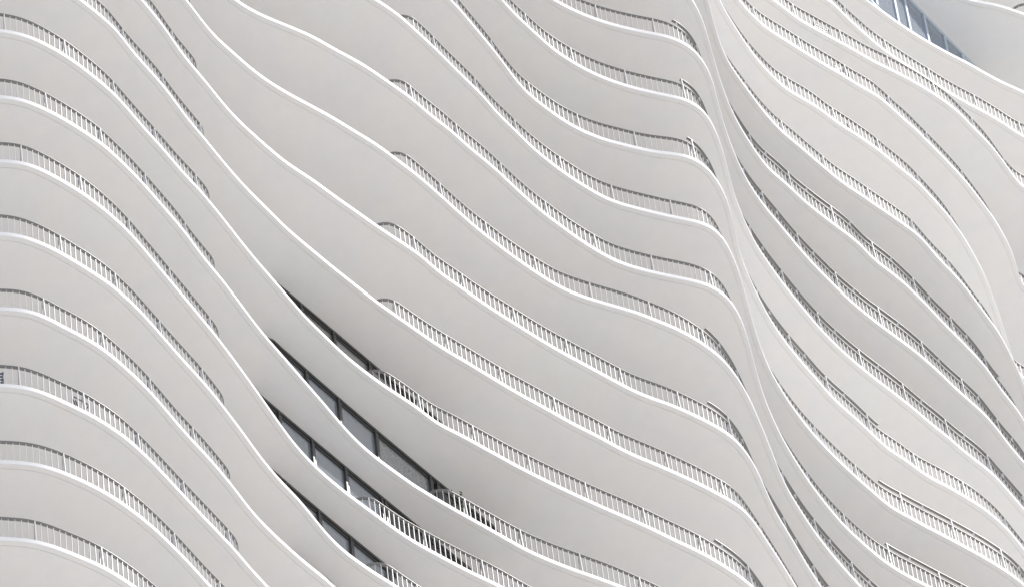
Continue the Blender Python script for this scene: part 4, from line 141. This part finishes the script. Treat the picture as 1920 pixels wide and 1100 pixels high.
-1743 -1735 -1730 -1738 -1775 -1849 -1944 -2044 -2141 -2236 -2331 -2426 -2522 -2618 -2713 -2809 -2904 -2998 -3092 -3186 -3281 -3379 -3480 -3584 -3687 -3785 -3872 -3942 -3993 -4025 -4039 -4038 -4026 -4006 -3981 -3949 -3907 -3846 -3765 -3675 -3584 -3497 -3410 -3319 -3221 -3116 -3009 -2904 -2802 -2703 -2606 -2510 -2417 -2330 -2254 -2188 -2129 -2067 -1999 -1929 -1864 -1808 -1761 -1727 -1706 -1698 -1703 -1715 -1731 -1747 -1759 -1764 -1763 -1757 -1748 -1738 -1728 -1717 -1702 -1684 -1661 -1635 -1602 -1562 -1514 -1456 -1390 -1318 -1240 -1159 -1074 -987 -899 -807 -714 -620 -530 -447 -372 -306 -246 -188 -126 -60 7 70 129 184 235 279 312 334 345 346 339 323 300 269 232 190 141 84 19 -46 -83 -52 64 242 445 652 858 1064 1269 1467 1652 1822 1974 2111 2239 2359 2476 2589 2698 2801 2893 2972 3036 3088 3139 3203 3280 3357 3422 3473 3508 3532 3550 3568 3588 3609 3628 3645 3660 3673 3688 3704 3720 3734 3746 3763 3793 3838 3892 3948 4002 4056 4115 4179 4247 4314 4380 4447 4518 4592 4671 4753 4838 4932 5053 5208 5374 5506 5592 5672 5798 5973 6161 6314 6403 6433 6431 6429 6447 6485 6538 6597 6653 6706 6755 6802 6848 6893 6940 6986 7034 7081
-1334 -1326 -1321 -1329 -1368 -1443 -1538 -1638 -1736 -1831 -1925 -2020 -2116 -2212 -2308 -2403 -2498 -2592 -2686 -2780 -2875 -2973 -3074 -3178 -3282 -3380 -3466 -3535 -3585 -3616 -3630 -3629 -3617 -3596 -3569 -3537 -3500 -3453 -3390 -3310 -3222 -3134 -3046 -2954 -2856 -2752 -2645 -2539 -2437 -2339 -2241 -2145 -2052 -1967 -1892 -1822 -1749 -1669 -1589 -1516 -1452 -1397 -1351 -1317 -1296 -1289 -1294 -1307 -1323 -1339 -1350 -1356 -1354 -1348 -1339 -1329 -1319 -1307 -1292 -1274 -1252 -1225 -1192 -1151 -1102 -1047 -989 -929 -864 -792 -711 -624 -534 -443 -349 -255 -165 -83 -10 57 124 199 277 352 420 482 540 595 646 689 722 744 754 755 747 731 707 676 639 596 546 490 427 362 317 333 435 605 808 1016 1223 1429 1633 1831 2017 2186 2338 2476 2603 2724 2841 2954 3063 3165 3257 3335 3399 3457 3525 3607 3694 3772 3835 3882 3914 3937 3956 3979 4011 4049 4088 4120 4142 4155 4162 4169 4175 4181 4187 4197 4218 4249 4284 4316 4343 4367 4390 4412 4432 4451 4470 4488 4503 4513 4518 4527 4555 4606 4672 4744 4823 4910 5007 5110 5211 5295 5352 5381 5387 5382 5375 5372 5374 5380 5387 5396 5403 5410 5416 5421 5427 5432 5438 5444 5449 5455
-976 -968 -963 -972 -1012 -1087 -1183 -1283 -1381 -1476 -1570 -1665 -1761 -1857 -1953 -2048 -2143 -2237 -2331 -2425 -2520 -2618 -2720 -2824 -2927 -3025 -3110 -3179 -3229 -3259 -3272 -3271 -3259 -3238 -3209 -3176 -3138 -3095 -3046 -2987 -2916 -2834 -2744 -2653 -2564 -2474 -2379 -2277 -2175 -2076 -1978 -1882 -1784 -1685 -1587 -1490 -1395 -1307 -1226 -1155 -1092 -1038 -992 -958 -938 -931 -936 -949 -966 -981 -993 -998 -996 -989 -980 -971 -961 -949 -934 -915 -893 -866 -832 -791 -742 -687 -628 -567 -504 -440 -374 -305 -232 -154 -72 14 101 190 282 375 469 559 641 715 781 842 900 955 1006 1049 1081 1102 1112 1112 1104 1087 1064 1033 995 950 900 845 785 722 669 658 723 870 1066 1277 1487 1693 1897 2094 2280 2449 2602 2739 2866 2987 3104 3218 3327 3427 3516 3597 3678 3771 3872 3971 4060 4134 4194 4240 4273 4296 4317 4341 4371 4407 4444 4477 4500 4515 4521 4522 4522 4530 4552 4594 4651 4715 4778 4836 4891 4943 4990 5032 5066 5095 5121 5145 5168 5190 5211 5230 5248 5266 5281 5293 5300 5305 5309 5317 5331 5351 5375 5397 5410 5413 5410 5406 5405 5409 5415 5423 5431 5438 5444 5450 5455 5461 5466 5472 5478 5484
-721 -712 -707 -717 -758 -834 -931 -1031 -1128 -1223 -1317 -1413 -1508 -1604 -1700 -1795 -1890 -1984 -2078 -2172 -2268 -2366 -2467 -2571 -2674 -2772 -2857 -2925 -2974 -3004 -3016 -3015 -3002 -2981 -2952 -2919 -2880 -2838 -2788 -2729 -2658 -2575 -2485 -2393 -2304 -2217 -2131 -2040 -1943 -1840 -1733 -1627 -1524 -1425 -1327 -1231 -1136 -1048 -967 -896 -834 -780 -735 -702 -682 -676 -681 -694 -711 -726 -737 -742 -740 -733 -724 -715 -705 -693 -677 -659 -636 -609 -575 -534 -484 -429 -370 -309 -246 -182 -116 -47 27 105 188 273 360 449 541 635 728 818 900 973 1039 1100 1158 1213 1263 1306 1338 1358 1368 1367 1358 1342 1318 1287 1248 1204 1152 1096 1038 982 934 900 898 952 1079 1266 1479 1693 1899 2095 2280 2449 2601 2736 2863 2992 3134 3284 3429 3562 3685 3803 3916 4026 4130 4226 4310 4382 4440 4482 4512 4531 4546 4565 4589 4617 4643 4661 4668 4663 4645 4619 4587 4555 4526 3310 3379 3448 3517 3587 3656 3725 3794 3863 3932 4001 4070 4140 4209 4278 4347 4415 4483 4550 4617 4683 4749 4814 4879 4944 5008 5073 5137 5202 5267 5331 5396 5460 5525 5590 5654 5719 5783 5848 5913 5977 6042 6106 6171 6236 6300 6365'''
RAILS = [
  (0, -17.00, -10.55, 0, 1, None),
  (1, -16.80, -10.53, 0, 1, None),
  (2, -16.70, -10.39, 0, 1, None),
  (3, -16.60, -10.31, 0, 1, None),
  (4, -16.60, -10.26, 0, 1, None),
  (4, -5.57, -2.80, 1, 0, None),
  (5, -16.50, -10.17, 0, 1, None),
  (5, -5.51, 0.60, 1, 0, None),
  (6, -16.30, -10.09, 0, 1, None),
  (6, -3.36, 3.40, 1, 0, None),
  (7, -16.20, -10.02, 0, 1, None),
  (7, -4.82, 5.30, 1, 0, (2.89, 5.30)),
  (8, -16.20, -9.95, 0, 1, None),
  (8, -4.49, 7.10, 1, 0, None),
  (9, -13.40, -9.93, 0, 1, None),
  (9, -4.40, 8.90, 1, 0, (3.27, 8.90)),
  (10, -11.60, -9.91, 0, 1, None),
  (10, -4.04, 11.60, 1, 0, (3.37, 11.60)),
  (11, -3.96, 14.30, 1, 0, (10.42, 14.30)),
  (12, -3.64, 15.60, 1, 0, (10.63, 15.60)),
  (13, -3.25, 16.40, 1, 0, (3.82, 11.03)),
  (14, -2.40, 17.20, 0, 0, (3.95, 17.20)),
  (15, -0.80, 18.10, 0, 0, (4.05, 18.10)),
  (16, 1.30, 18.60, 0, 0, (3.37, 16.12)),
  (17, 5.00, 19.00, 0, 0, None),
  (18, 6.10, 19.60, 0, 0, None),
  (19, 7.20, 19.40, 0, 0, None),
  (20, 8.30, 19.10, 0, 0, None),
  (21, 9.80, 19.50, 0, 0, None),
  (23, 19.22, 19.90, 1, 0, None),
]
GLAZING = {3: ([-7.65, -6.81], -7.75, -6.63), 4: ([-7.70, -6.83, -5.99, -5.02], -8.02, -4.64), 5: ([-7.64, -6.76, -5.88, -4.92, -4.82], -8.27, -2.48), 6: ([-6.69, -5.80, -4.80, -3.33, -3.14], -7.78, -1.42), 7: ([-6.58, -5.69, -4.72, -3.74], -7.30, -2.67), 22: ([15.45, 15.91, 16.64, 17.37, 18.01], 16.22, 18.72)}

FLOOR_H, HALF = 3.2, .08
Z_LOW = 199.3037 + EYE
O = np.array([0.0, 119.4856]); ES = np.array([.8, .6]); ET = np.array([-.6, .8])
DEPTH = 7.0
def table(txt): return [np.array([int(v) for v in row.split()])/1000.0 for row in txt.strip().split('\n')]
EDGE, WALL = table(EDGE_MM), table(WALL_MM)
NF = len(EDGE)
SG = S0 + DS*np.arange(len(EDGE[0]))
def edge_of(k): return EDGE[min(max(k, 0), NF-1)]
def wall_of(k): return WALL[min(max(k, 0), NF-2)]
def smooth(tab, s):                               # Catmull-Rom through the table
    x = np.clip((np.asarray(s, float)-S0)/DS, 0, len(tab)-1.001); i = x.astype(int); f = x-i
    g = lambda j: tab[np.clip(j, 0, len(tab)-1)]
    a, b, c, d = g(i-1), g(i), g(i+1), g(i+2)
    return .5*((2*b)+(c-a)*f+(2*a-5*b+4*c-d)*f*f+(3*b-3*c+d-a)*f**3)
def zk(k): return Z_LOW + k*FLOOR_H
BASE = Vector((O[0], O[1], 0))
def pt(s, t, z):                                  # plan to local coordinates of the tower
    s, t, z = np.broadcast_arrays(np.asarray(s, float), np.asarray(t, float), np.asarray(z, float))
    xy = s[..., None]*ES + t[..., None]*ET
    return np.concatenate([xy, z[..., None]], -1)
def normals(P):                                   # P (n,2) in s,t ; unit tangent and inward normal
    d = np.gradient(P, axis=0); d /= np.linalg.norm(d, axis=1)[:, None]
    return d, np.stack([-d[:, 1], d[:, 0]], 1)

# ------------------------------------------------------------------ mesh helpers
class MB:
    def __init__(self): self.v = []; self.f = []; self.m = []; self.n = 0; self.s = []
    def add(self, v, f, mi=0, sm=False):
        v = np.asarray(v, float).reshape(-1, 3); self.v.append(v)
        for q in f: self.f.append(tuple(int(i)+self.n for i in q)); self.m.append(mi); self.s.append(sm)
        self.n += len(v)
    def strip(self, A, B, mi=0):                  # smooth ribbon between two polylines
        n = len(A); self.add(np.concatenate([A, B]), [(i, i+1, n+i+1, n+i) for i in range(n-1)], mi, True)
    def tube(self, rings, mi=0, smooth=True, caps=True):   # rings: list of (n,3) polylines, closed profile
        m = len(rings)
        for j in range(m): self.strip(rings[j], rings[(j+1) % m], mi)
        if caps:
            for e in (0, -1): self.add([r[e] for r in rings], [tuple(range(m))], mi)
    def box(self, c, ax, ay, az, hx, hy, hz, mi=0):
        c = np.asarray(c, float); v = [c+sx*hx*ax+sy*hy*ay+sz*hz*az for sx in (-1, 1) for sy in (-1, 1) for sz in (-1, 1)]
        self.add(v, [(0, 1, 3, 2), (4, 6, 7, 5), (0, 4, 5, 1), (2, 3, 7, 6), (0, 2, 6, 4), (1, 5, 7, 3)], mi)
    def bar(self, a, b, r, mi=0, n=8):            # round bar between two points
        a = np.asarray(a, float); b = np.asarray(b, float); d = b-a; d /= np.linalg.norm(d)
        u = np.cross(d, (0, 0, 1) if abs(d[2]) < .9 else (1, 0, 0)); u /= np.linalg.norm(u); w = np.cross(d, u)
        ring = [r*(math.cos(2*math.pi*i/n)*u+math.sin(2*math.pi*i/n)*w) for i in range(n)]
        self.add([a+q for q in ring]+[b+q for q in ring], [(i, (i+1) % n, n+(i+1) % n, n+i) for i in range(n)]+[tuple(range(n)), tuple(range(n, 2*n))], mi)
    def build(self, name, mats, parent=None):
        me = bpy.data.meshes.new(name)
        me.from_pydata(np.concatenate(self.v).tolist(), [], self.f)
        for q in (mats if isinstance(mats, (list, tuple)) else [mats]): me.materials.append(q)
        me.polygons.foreach_set("material_index", self.m); me.polygons.foreach_set("use_smooth", self.s); me.update()
        ob = bpy.data.objects.new(name, me); scene.collection.objects.link(ob)
        if parent: ob.parent = parent
        return ob
def tag(o, label=None, cat=None, group=None, kind=None):
    for key, v in (("label", label), ("category", cat), ("group", group), ("kind", kind)):
        if v: o[key] = v
    return o
X3, Y3, Z3 = np.array([1., 0, 0]), np.array([0, 1., 0]), np.array([0, 0, 1.])
def v3(st_): return st_[0]*np.array([ES[0], ES[1], 0])+st_[1]*np.array([ET[0], ET[1], 0])

# ------------------------------------------------------------------ ground
g = MB(); g.add([(-3000, -3000, 0), (3000, -3000, 0), (3000, 3000, 0), (-3000, 3000, 0)], [(0, 1, 2, 3)])
tag(g.build("ground", M["ground"]), kind="structure")

# ------------------------------------------------------------------ the tower
tower = bpy.data.objects.new("apartment_tower", None); scene.collection.objects.link(tower); tower.location = BASE
tag(tower, "white apartment tower with wavy stacked balcony slabs, white picket railings and a few dark windows", "building")

sf = np.arange(SG[0]+.2, SG[-1]-.2, .06)
for k in range(-2, NF+2):
    t = smooth(edge_of(k), sf); P = np.stack([sf, t], 1); d, nrm = normals(P); z = zk(k)
    at = lambda off, zz: pt(P[:, 0]+nrm[:, 0]*off, P[:, 1]+nrm[:, 1]*off, zz)
    b = MB()
    zt, zb = z+HALF, z-HALF; c = .012
    b.strip(at(c, zt), at(0, zt-c), 0); b.strip(at(0, zt-c), at(0, zb+c), 0); b.strip(at(0, zb+c), at(c, zb), 0)
    b.strip(at(c, zb), at(.09, zb), 1); b.strip(at(.09, zb), at(.09, zb+.013), 1); b.strip(at(.09, zb+.013), at(.108, zb+.013), 1); b.strip(at(.108, zb+.013), at(.108, zb), 1)
    back = np.full(len(sf), 0.)+t+DEPTH
    # soffit and deck run from the rim to the back of the slab
    b.strip(at(.108, zb), pt(sf, back, zb), 1); b.strip(pt(sf, back, zt), at(c, zt), 2); b.strip(pt(sf, back, zb), pt(sf, back, zt), 1)
    ob = b.build("balcony_slab", [M["fascia"], M["soffit"], M["deck"]], tower)

# walls behind the balconies, each standing on its slab and reaching the soffit above
def wall_run(b, k, s, th=.12, z0=None, z1=None, mi=0, off=0.0):
    t = smooth(wall_of(k), s)+off
    z0 = zk(k)+HALF if z0 is None else z0; z1 = zk(k+1)-HALF if z1 is None else z1
    P = np.stack([s, t], 1); d, nn = normals(P); Q = P+nn*th
    A, B_, C_, D_ = pt(P[:, 0], P[:, 1], z0), pt(P[:, 0], P[:, 1], z1), pt(Q[:, 0], Q[:, 1], z1), pt(Q[:, 0], Q[:, 1], z0)
    b.tube([A, B_, C_, D_], mi)
sw = np.arange(SG[0]+.4, SG[-1]-.4, .12)
for k in range(-2, NF+1):
    b = MB()
    if k in GLAZING:
        ms, a, e = GLAZING[k]; a -= .12; e += .02
        if k == 22: a = sw[0]; 
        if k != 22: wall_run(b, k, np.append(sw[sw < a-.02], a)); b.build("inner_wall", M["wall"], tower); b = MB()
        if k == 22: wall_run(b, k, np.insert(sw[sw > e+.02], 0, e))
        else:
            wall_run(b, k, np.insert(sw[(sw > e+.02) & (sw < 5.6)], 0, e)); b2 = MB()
            wall_run(b2, k, sw[sw > 5.45]); b2.build("inner_wall", M["bounce_wall"], tower)
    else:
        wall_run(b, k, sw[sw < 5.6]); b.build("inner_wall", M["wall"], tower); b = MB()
        wall_run(b, k, sw[sw > 5.45]); b.build("inner_wall", M["bounce_wall"] if k >= 17 or k in (12, 13) else M["wall"], tower); continue  # right-hand runs whitened on chosen floors to brighten the soffits above
    b.build("inner_wall", M["wall"] if k != 22 else M["bounce_wall"], tower)

# glazed fronts
def frame_at(k, s):
    t = smooth(wall_of(k), np.array([s-.05, s, s+.05])); d = np.array([.1, t[2]-t[0]]); d /= np.linalg.norm(d)
    return np.array([s, t[1]]), d, np.array([-d[1], d[0]])
for k, (ms, a, e) in GLAZING.items():
    if k == 22: continue
    z0, z1 = zk(k)+HALF, zk(k+1)-HALF; a -= .12; e += .02
    s = np.linspace(a, e, max(8, int((e-a)/.1))); b = MB()
    wall_run(b, k, s, .10, z1-.10, z1-.002, 0)                 # head: two stepped black bands
    wall_run(b, k, s, .07, z1-.20, z1-.10, 0, .022)
    ww = b.build("window_wall", [M["frame"]], tower)
    b = MB(); wall_run(b, k, s, .10, z0+.002, z0+.12, 0); b.build("sill", [M["frame"]], ww)
    cuts = [a]+list(ms)+[e]
    for m in ms:
        p, d, n = frame_at(k, m); mb = MB()
        mb.box([*(p[0]*ES+p[1]*ET+ (d[0]*ES+d[1]*ET)*-.028+(n[0]*ES+n[1]*ET)*.05), (z0+z1)/2], v3(d), v3(n), Z3, .022, .06, (z1-z0)/2-.105, 0)
        mb.box([*(p[0]*ES+p[1]*ET+ (d[0]*ES+d[1]*ET)*.028+(n[0]*ES+n[1]*ET)*.045), (z0+z1)/2], v3(d), v3(n), Z3, .03, .03, (z1-z0)/2-.106, 1)
        mb.build("mullion", [M["frame"], M["frame2"]], ww)
    for i, (c0, c1) in enumerate(zip(cuts[:-1], cuts[1:])):
        if c1-c0 < .2: continue
        gm = M["glass"]
        if k == 7: gm = M["glass_curtain"]
        if k == 6 and i == 3: gm = M["glass_frost"]
        if k == 6 and i == 5 or k == 5 and i == 5: gm = M["frame2"]
        ss = np.linspace(c0+.045, c1-.045, 8); pb = MB(); wall_run(pb, k, ss, .02, z0+.121, z1-.201, 0, .05)
        pb.build("glass_pane", [gm], ww)

# louvred plant-room wall on the upper floor
k = 22; ms, a, e = GLAZING[k]; z0, z1 = zk(k)+HALF, zk(k+1)-HALF
posts = [ms[0]-2.4, ms[0]-1.6, ms[0]-.8]+list(ms)
b = MB(); s = np.linspace(posts[0]-.3, e, 60)
wall_run(b, k, s, .06, z1-.16, z1-.002, 0); wall_run(b, k, s, .06, z0+.002, z0+.10, 0)
wall_run(b, k, np.linspace(posts[0]-.3, ms[-1]-.05, 60), .02, z0+.1, z1-.16, 1, .13)  # near-black sheet stands in for the shade behind the slats
wall_run(b, k, np.linspace(ms[-1]+.06, e, 14), .10, z0+.101, z1-.161, 0, .02)
lw = b.build("louvred_wall", [M["louvre"], M["dark"]], tower)
for m in posts:
    p, d, n = frame_at(k, m); mb = MB()
    mb.box([*(p[0]*ES+p[1]*ET+(n[0]*ES+n[1]*ET)*.05), (z0+z1)/2], v3(d), v3(n), Z3, .04, .06, (z1-z0)/2-.17, 0); mb.build("upright", [M["louvre"]], lw)
for c0, c1 in zip(posts[:-1], posts[1:]):
    pb = MB()
    if c1-c0 < .25: continue
    for j in range(int((z1-z0-.32)/.062)):
        zz = z0+.13+j*.062; ss = np.linspace(c0+.06, c1-.06, 4); t = smooth(wall_of(k), ss)
        pb.tube([pt(ss, t+.035, zz), pt(ss, t+.042, zz+.038), pt(ss, t+.052, zz+.038), pt(ss, t+.045, zz)], 0)
    pb.build("louvre_panel", [M["louvre"]], lw)

# ------------------------------------------------------------------ railings
SETB, RH = .19, 1.07
def rail_path(k, a, e, turn0, turn1):
    s = np.arange(a, e, .04); t = smooth(edge_of(k), s); P = np.stack([s, t], 1); d, n = normals(P); Q = P+n*SETB
    keep = [0]
    for i in range(1, len(Q)):                     # drop the places where the offset folds over itself
        if np.dot(Q[i]-Q[keep[-1]], d[i]) > .015: keep.append(i)
    Q = Q[keep]; d = d[keep]; n = n[keep]
    def arc(p, dd, nn, sign):
        r = .42; c = p+nn*r; out = []
        for q in np.linspace(0, math.pi/2, 12)[1:]: out.append(c-nn*r*math.cos(q)+sign*dd*r*math.sin(q))
        for q in np.arange(.05, .7, .05): out.append(out[10]+nn*q)
        return np.array(out)
    if turn1: Q = np.concatenate([Q, arc(Q[-1], d[-1], n[-1], 1)])
    if turn0: Q = np.concatenate([arc(Q[0], d[0], n[0], -1)[::-1], Q])
    L = np.concatenate([[0], np.cumsum(np.linalg.norm(np.diff(Q, axis=0), axis=1))])
    u = np.arange(0, L[-1], .04)
    Q = np.stack([np.interp(u, L, Q[:, 0]), np.interp(u, L, Q[:, 1])], 1)
    ker = np.array([1, 2, 3, 2, 1])/9.; pad = np.pad(Q, ((2, 2), (0, 0)), 'edge')
    Q[2:-2] = np.stack([np.convolve(pad[:, i], ker, 'valid') for i in (0, 1)], 1)[2:-2]
    return u, Q
ALLPOST = []
for (k, a, e, t0, t1, dbl) in RAILS:
    u, Q = rail_path(k, a, e, t0, t1); d, n = normals(Q); zf = zk(k)+HALF
    at = lambda off, zz: pt(Q[:, 0]+n[:, 0]*off, Q[:, 1]+n[:, 1]*off, zz)
    pk = MB(); pitch = .12
    pk.tube([at(-.015, zf+.07), at(-.015, zf+.085), at(.015, zf+.085), at(.015, zf+.07)])
    def where(x): return (np.array([np.interp(x, u, Q[:, 0]), np.interp(x, u, Q[:, 1])]), np.array([np.interp(x, u, d[:, 0]), np.interp(x, u, d[:, 1])]), np.array([np.interp(x, u, n[:, 0]), np.interp(x, u, n[:, 1])]))
    bay = 11; phase = (k*7 % bay); nx = int(u[-1]/pitch)
    stubs = []
    for j in range(nx+1):
        x = j*pitch+.03
        if x > u[-1]-.01: break
        p, dd, nn = where(x); c = p[0]*ES+p[1]*ET
        if (j+phase) % bay == 0: ALLPOST.append((k, len(ALLPOST), p, dd, nn, None, dbl)); continue
        jit = random.uniform(-.003, .003)
        pk.box([*(c+(dd[0]*ES+dd[1]*ET)*jit), zf+.5635], v3(dd), v3(nn), Z3, .0045, .0125, .4785)
        if (j+phase) % bay == bay//2: stubs.append(p)
    rl = pk.build("balcony_railing", [M["rail"]], tower)
    for i in range(len(ALLPOST)):
        if ALLPOST[i][5] is None: ALLPOST[i] = ALLPOST[i][:5]+(rl,)+ALLPOST[i][6:]
    h = MB(); h.tube([at(-.028, zf+RH-.015), at(-.028, zf+RH), at(.036, zf+RH), at(.036, zf+RH-.015)])
    h.build("handrail", [M["cap"]], rl)
    if dbl:
        m = (Q[:, 0] >= dbl[0]) & (Q[:, 0] <= dbl[1])
        if m.sum() > 5:
            i0, i1 = np.where(m)[0][[0, -1]]; sl = slice(i0, i1+1)
            at2 = lambda off, zz: at(off, zz)[sl]
            r = MB(); zz = zf+RH+.26
            r.tube([at2(-.03, zz), at2(-.03, zz+.02), at2(.03, zz+.02), at2(.03, zz)])
            for p in stubs:
                if dbl[0] < p[0] < dbl[1]:
                    x = p[0]*ES+p[1]*ET; r.box([*x, zf+RH+.26/2], X3, Y3, Z3, .02, .02, .26/2-.001, 1)
            r.build("raised_handrail", [M["cap"], M["rail"]], rl)
# posts: flat plates leaning in towards the deck, each with a short foot
def post_mesh(b, k, p, dd, nn, tall):
    zf = zk(k)+HALF; top = RH+(.26 if tall else -.02); c = p[0]*ES+p[1]*ET; d3, n3 = v3(dd), v3(nn)
    lo = np.array([*c, zf+.012])-n3*.05; hi = np.array([*c, zf+top])
    for off, hh in ((0, 1.0),):
        ax = (hi-lo)/np.linalg.norm(hi-lo); yv = np.cross(ax, d3)
        b.box((lo+hi)/2, d3, yv, ax, .009, .03, np.linalg.norm(hi-lo)/2)
    q = lo+n3*.13; r_ = lo+(hi-lo)*.38; ax = (r_-q)/np.linalg.norm(r_-q); b.box((q+r_)/2, d3, np.cross(ax, d3), ax, .006, .02, np.linalg.norm(r_-q)/2)
    a0, a1 = lo+n3*.10+Z3*.32, hi+n3*.035-Z3*.06; ax = (a1-a0)/np.linalg.norm(a1-a0); b.box((a0+a1)/2, d3, np.cross(ax, d3), ax, .006, .010, np.linalg.norm(a1-a0)/2, 1)  # stay behind the plate, its dark colour standing for the post's shaded side
    b.box(lo+n3*.05-Z3*.006, d3, n3, Z3, .035, .09, .006)
cams = np.array([0, 0, EYE])-np.array(BASE)
ALLPOST.sort(key=lambda q: np.linalg.norm(pt(q[2][0], q[2][1], zk(q[0]))-cams))
rest = MB()
for i, (k, _, p, dd, nn, rl, dbl) in enumerate(ALLPOST):
    tall = bool(dbl and dbl[0]-.05 < p[0] < dbl[1]+.05)
    if i < 100:
        b = MB(); post_mesh(b, k, p, dd, nn, tall); b.build("post", [M["rail"], M["cap"]], rl)
    else: post_mesh(rest, k, p, dd, nn, tall)
tag(rest.build("railing_posts", [M["rail"], M["cap"]], tower), kind="stuff")
print("posts", len(ALLPOST))

# the shaft that carries the floors down to the street
b = MB(); s = sw; tt = smooth(wall_of(-2), s)+.4
A, B_ = pt(s, tt, 0), pt(s, tt, zk(-2)-HALF-.01); C_, D_ = pt(s, tt+5, zk(-2)-HALF-.01), pt(s, tt+5, 0)
b.tube([A, B_, C_, D_]); b.build("tower_shaft", [M["wall"]], tower)

# ------------------------------------------------------------------ things kept on the balconies
def spot(k, s, d):
    P = np.stack([np.array([s-.05, s, s+.05]), smooth(edge_of(k), np.array([s-.05, s, s+.05]))], 1); dd, nn = normals(P)
    q = P[1]+nn[1]*d; xy = q[0]*ES+q[1]*ET; v = dd[1][0]*ES+dd[1][1]*ET
    return Vector((O[0]+xy[0], O[1]+xy[1], zk(k)+HALF)), math.atan2(v[1], v[0])
def thing(name, label, cat, k, s, d, turn=0.0, group=None):
    o = bpy.data.objects.new(name, None); scene.collection.objects.link(o)
    loc, a = spot(k, s, d); o.location = loc; o.rotation_euler = (0, 0, a+turn); tag(o, label, cat, group); return o
# a slatted armless chair with its back to the railing (back along local x, seat towards +y)
def chair(label, k, s, d, m, group=None, turn=0.0):
    t = thing("balcony_chair", label, "chair", k, s, d, turn, group)
    b = MB()
    for j in range(5): b.box((0, .06+j*.085, .44), X3, Y3, Z3, .21, .034, .009)
    b.bar((-.2, .02, .43), (-.2, .45, .43), .012); b.bar((.2, .02, .43), (.2, .45, .43), .012); b.build("seat", [m], t)
    b = MB()
    for j in range(4): b.box((0, -.006-j*.012, .60+j*.095), X3, Y3, Z3, .2, .007, .03)
    for sx in (-.205, .205): b.bar((sx, .01, .42), (sx, -.055, .93), .013)
    b.build("backrest", [m], t)
    for sx in (-.2, .2):
        for y0, y1 in ((.02, -.02), (.42, .46)):
            b = MB(); b.bar((sx, y0, .44), (sx*1.05, y1, 0), .013); b.build("leg", [m], t)
    return t
# a folded chair leaning against the railing: two crossed tube hoops and a fabric panel
def folded(label, k, s, d, group=None, turn=0.0):
    t = thing("folding_chair", label, "chair", k, s, d, turn, group)
    b = MB()
    for y0, y1, sg in ((.10, -.02, 1), (.05, .03, -1)):           # two crossed legs on each side of the folded seat
        for off in (-.03, .03): b.bar((sg*(-.13)+off, y0, 0), (sg*.13+off, y1, .98), .014)
    b.bar((-.17, -.02, .98), (.17, -.02, .98), .014); b.bar((-.16, .06, .06), (.16, .06, .06), .012)
    b.build("frame", [M["steel"]], t)
    b = MB(); b.box((0, .035, .52), X3, np.array([0, .995, .1]), np.array([0, -.1, .995]), .06, .006, .2); b.build("seat", [M["frame2"]], t)
    return t
def planter(label, k, s, d, h, n, spread, seed, group=None):
    t = thing("potted_plant", label, "plant", k, s, d, 0, group); rnd = random.Random(seed)
    b = MB(); N_ = 16
    for (z0, r0), (z1, r1) in zip(((0, .10), (.30, .14), (.30, .125)), ((.30, .14), (.30, .125), (.26, .12))):
        A = np.array([[r0*math.cos(2*math.pi*i/N_), r0*math.sin(2*math.pi*i/N_), z0] for i in range(N_+1)]); B = np.array([[r1*math.cos(2*math.pi*i/N_), r1*math.sin(2*math.pi*i/N_), z1] for i in range(N_+1)]); b.strip(A, B)
    b.build("pot", [M["pot"]], t)
    st = MB(); lf = MB()
    for i in range(n):
        a = rnd.uniform(0, 6.283); r = spread*rnd.uniform(.3, 1); p = np.array([rnd.uniform(-.05, .05), rnd.uniform(-.05, .05), .26]); hh = h*rnd.uniform(.7, 1)
        for j in range(4):
            q = p+np.array([math.cos(a)*r/4*(j*.5+.4), math.sin(a)*r/4*(j*.5+.4), (hh-.26)/4]); st.bar(p, q, .005, 0, 5); p = q
            for l in range(5):
                w = rnd.uniform(0, 6.283); dv = np.array([math.cos(w), math.sin(w), rnd.uniform(.2, .9)]); dv /= np.linalg.norm(dv); sv_ = np.cross(dv, Z3); sv_ /= np.linalg.norm(sv_); L = rnd.uniform(.05, .10)
                o_ = p+np.array([0, 0, rnd.uniform(-.08, .08)]); lf.add([o_, o_+dv*L*.5+sv_*L*.16, o_+dv*L, o_+dv*L*.5-sv_*L*.16], [(0, 1, 2, 3)])
    st.build("stems", [M["leaf"]], t); lf.build("foliage", [M["leaf"]], t)
    return t
chair("blue-grey slatted chair behind the pickets at the photo's left edge", 2, -16.26, .30, M["bluemetal"])
folded("folded tube chair leaning on the left balcony railing, near the blue-grey slatted chair", 2, -14.37, .31)
planter("thin leafy plant rising over the railing end just right of the dark windows", 6, -3.02, .42, 1.55, 9, .22, 3)
chair("grey slatted chair behind the upper right railing, higher of the two grey chairs", 20, 11.97, .30, M["frame2"], "grey chairs on the upper right balconies")
chair("grey slatted chair behind the upper right railing, lower of the two grey chairs", 19, 11.95, .30, M["frame2"], "grey chairs on the upper right balconies")
planter("small low plant in a dark pot behind the right-hand railing below the grey chairs", 18, 11.77, .32, .75, 6, .12, 5)
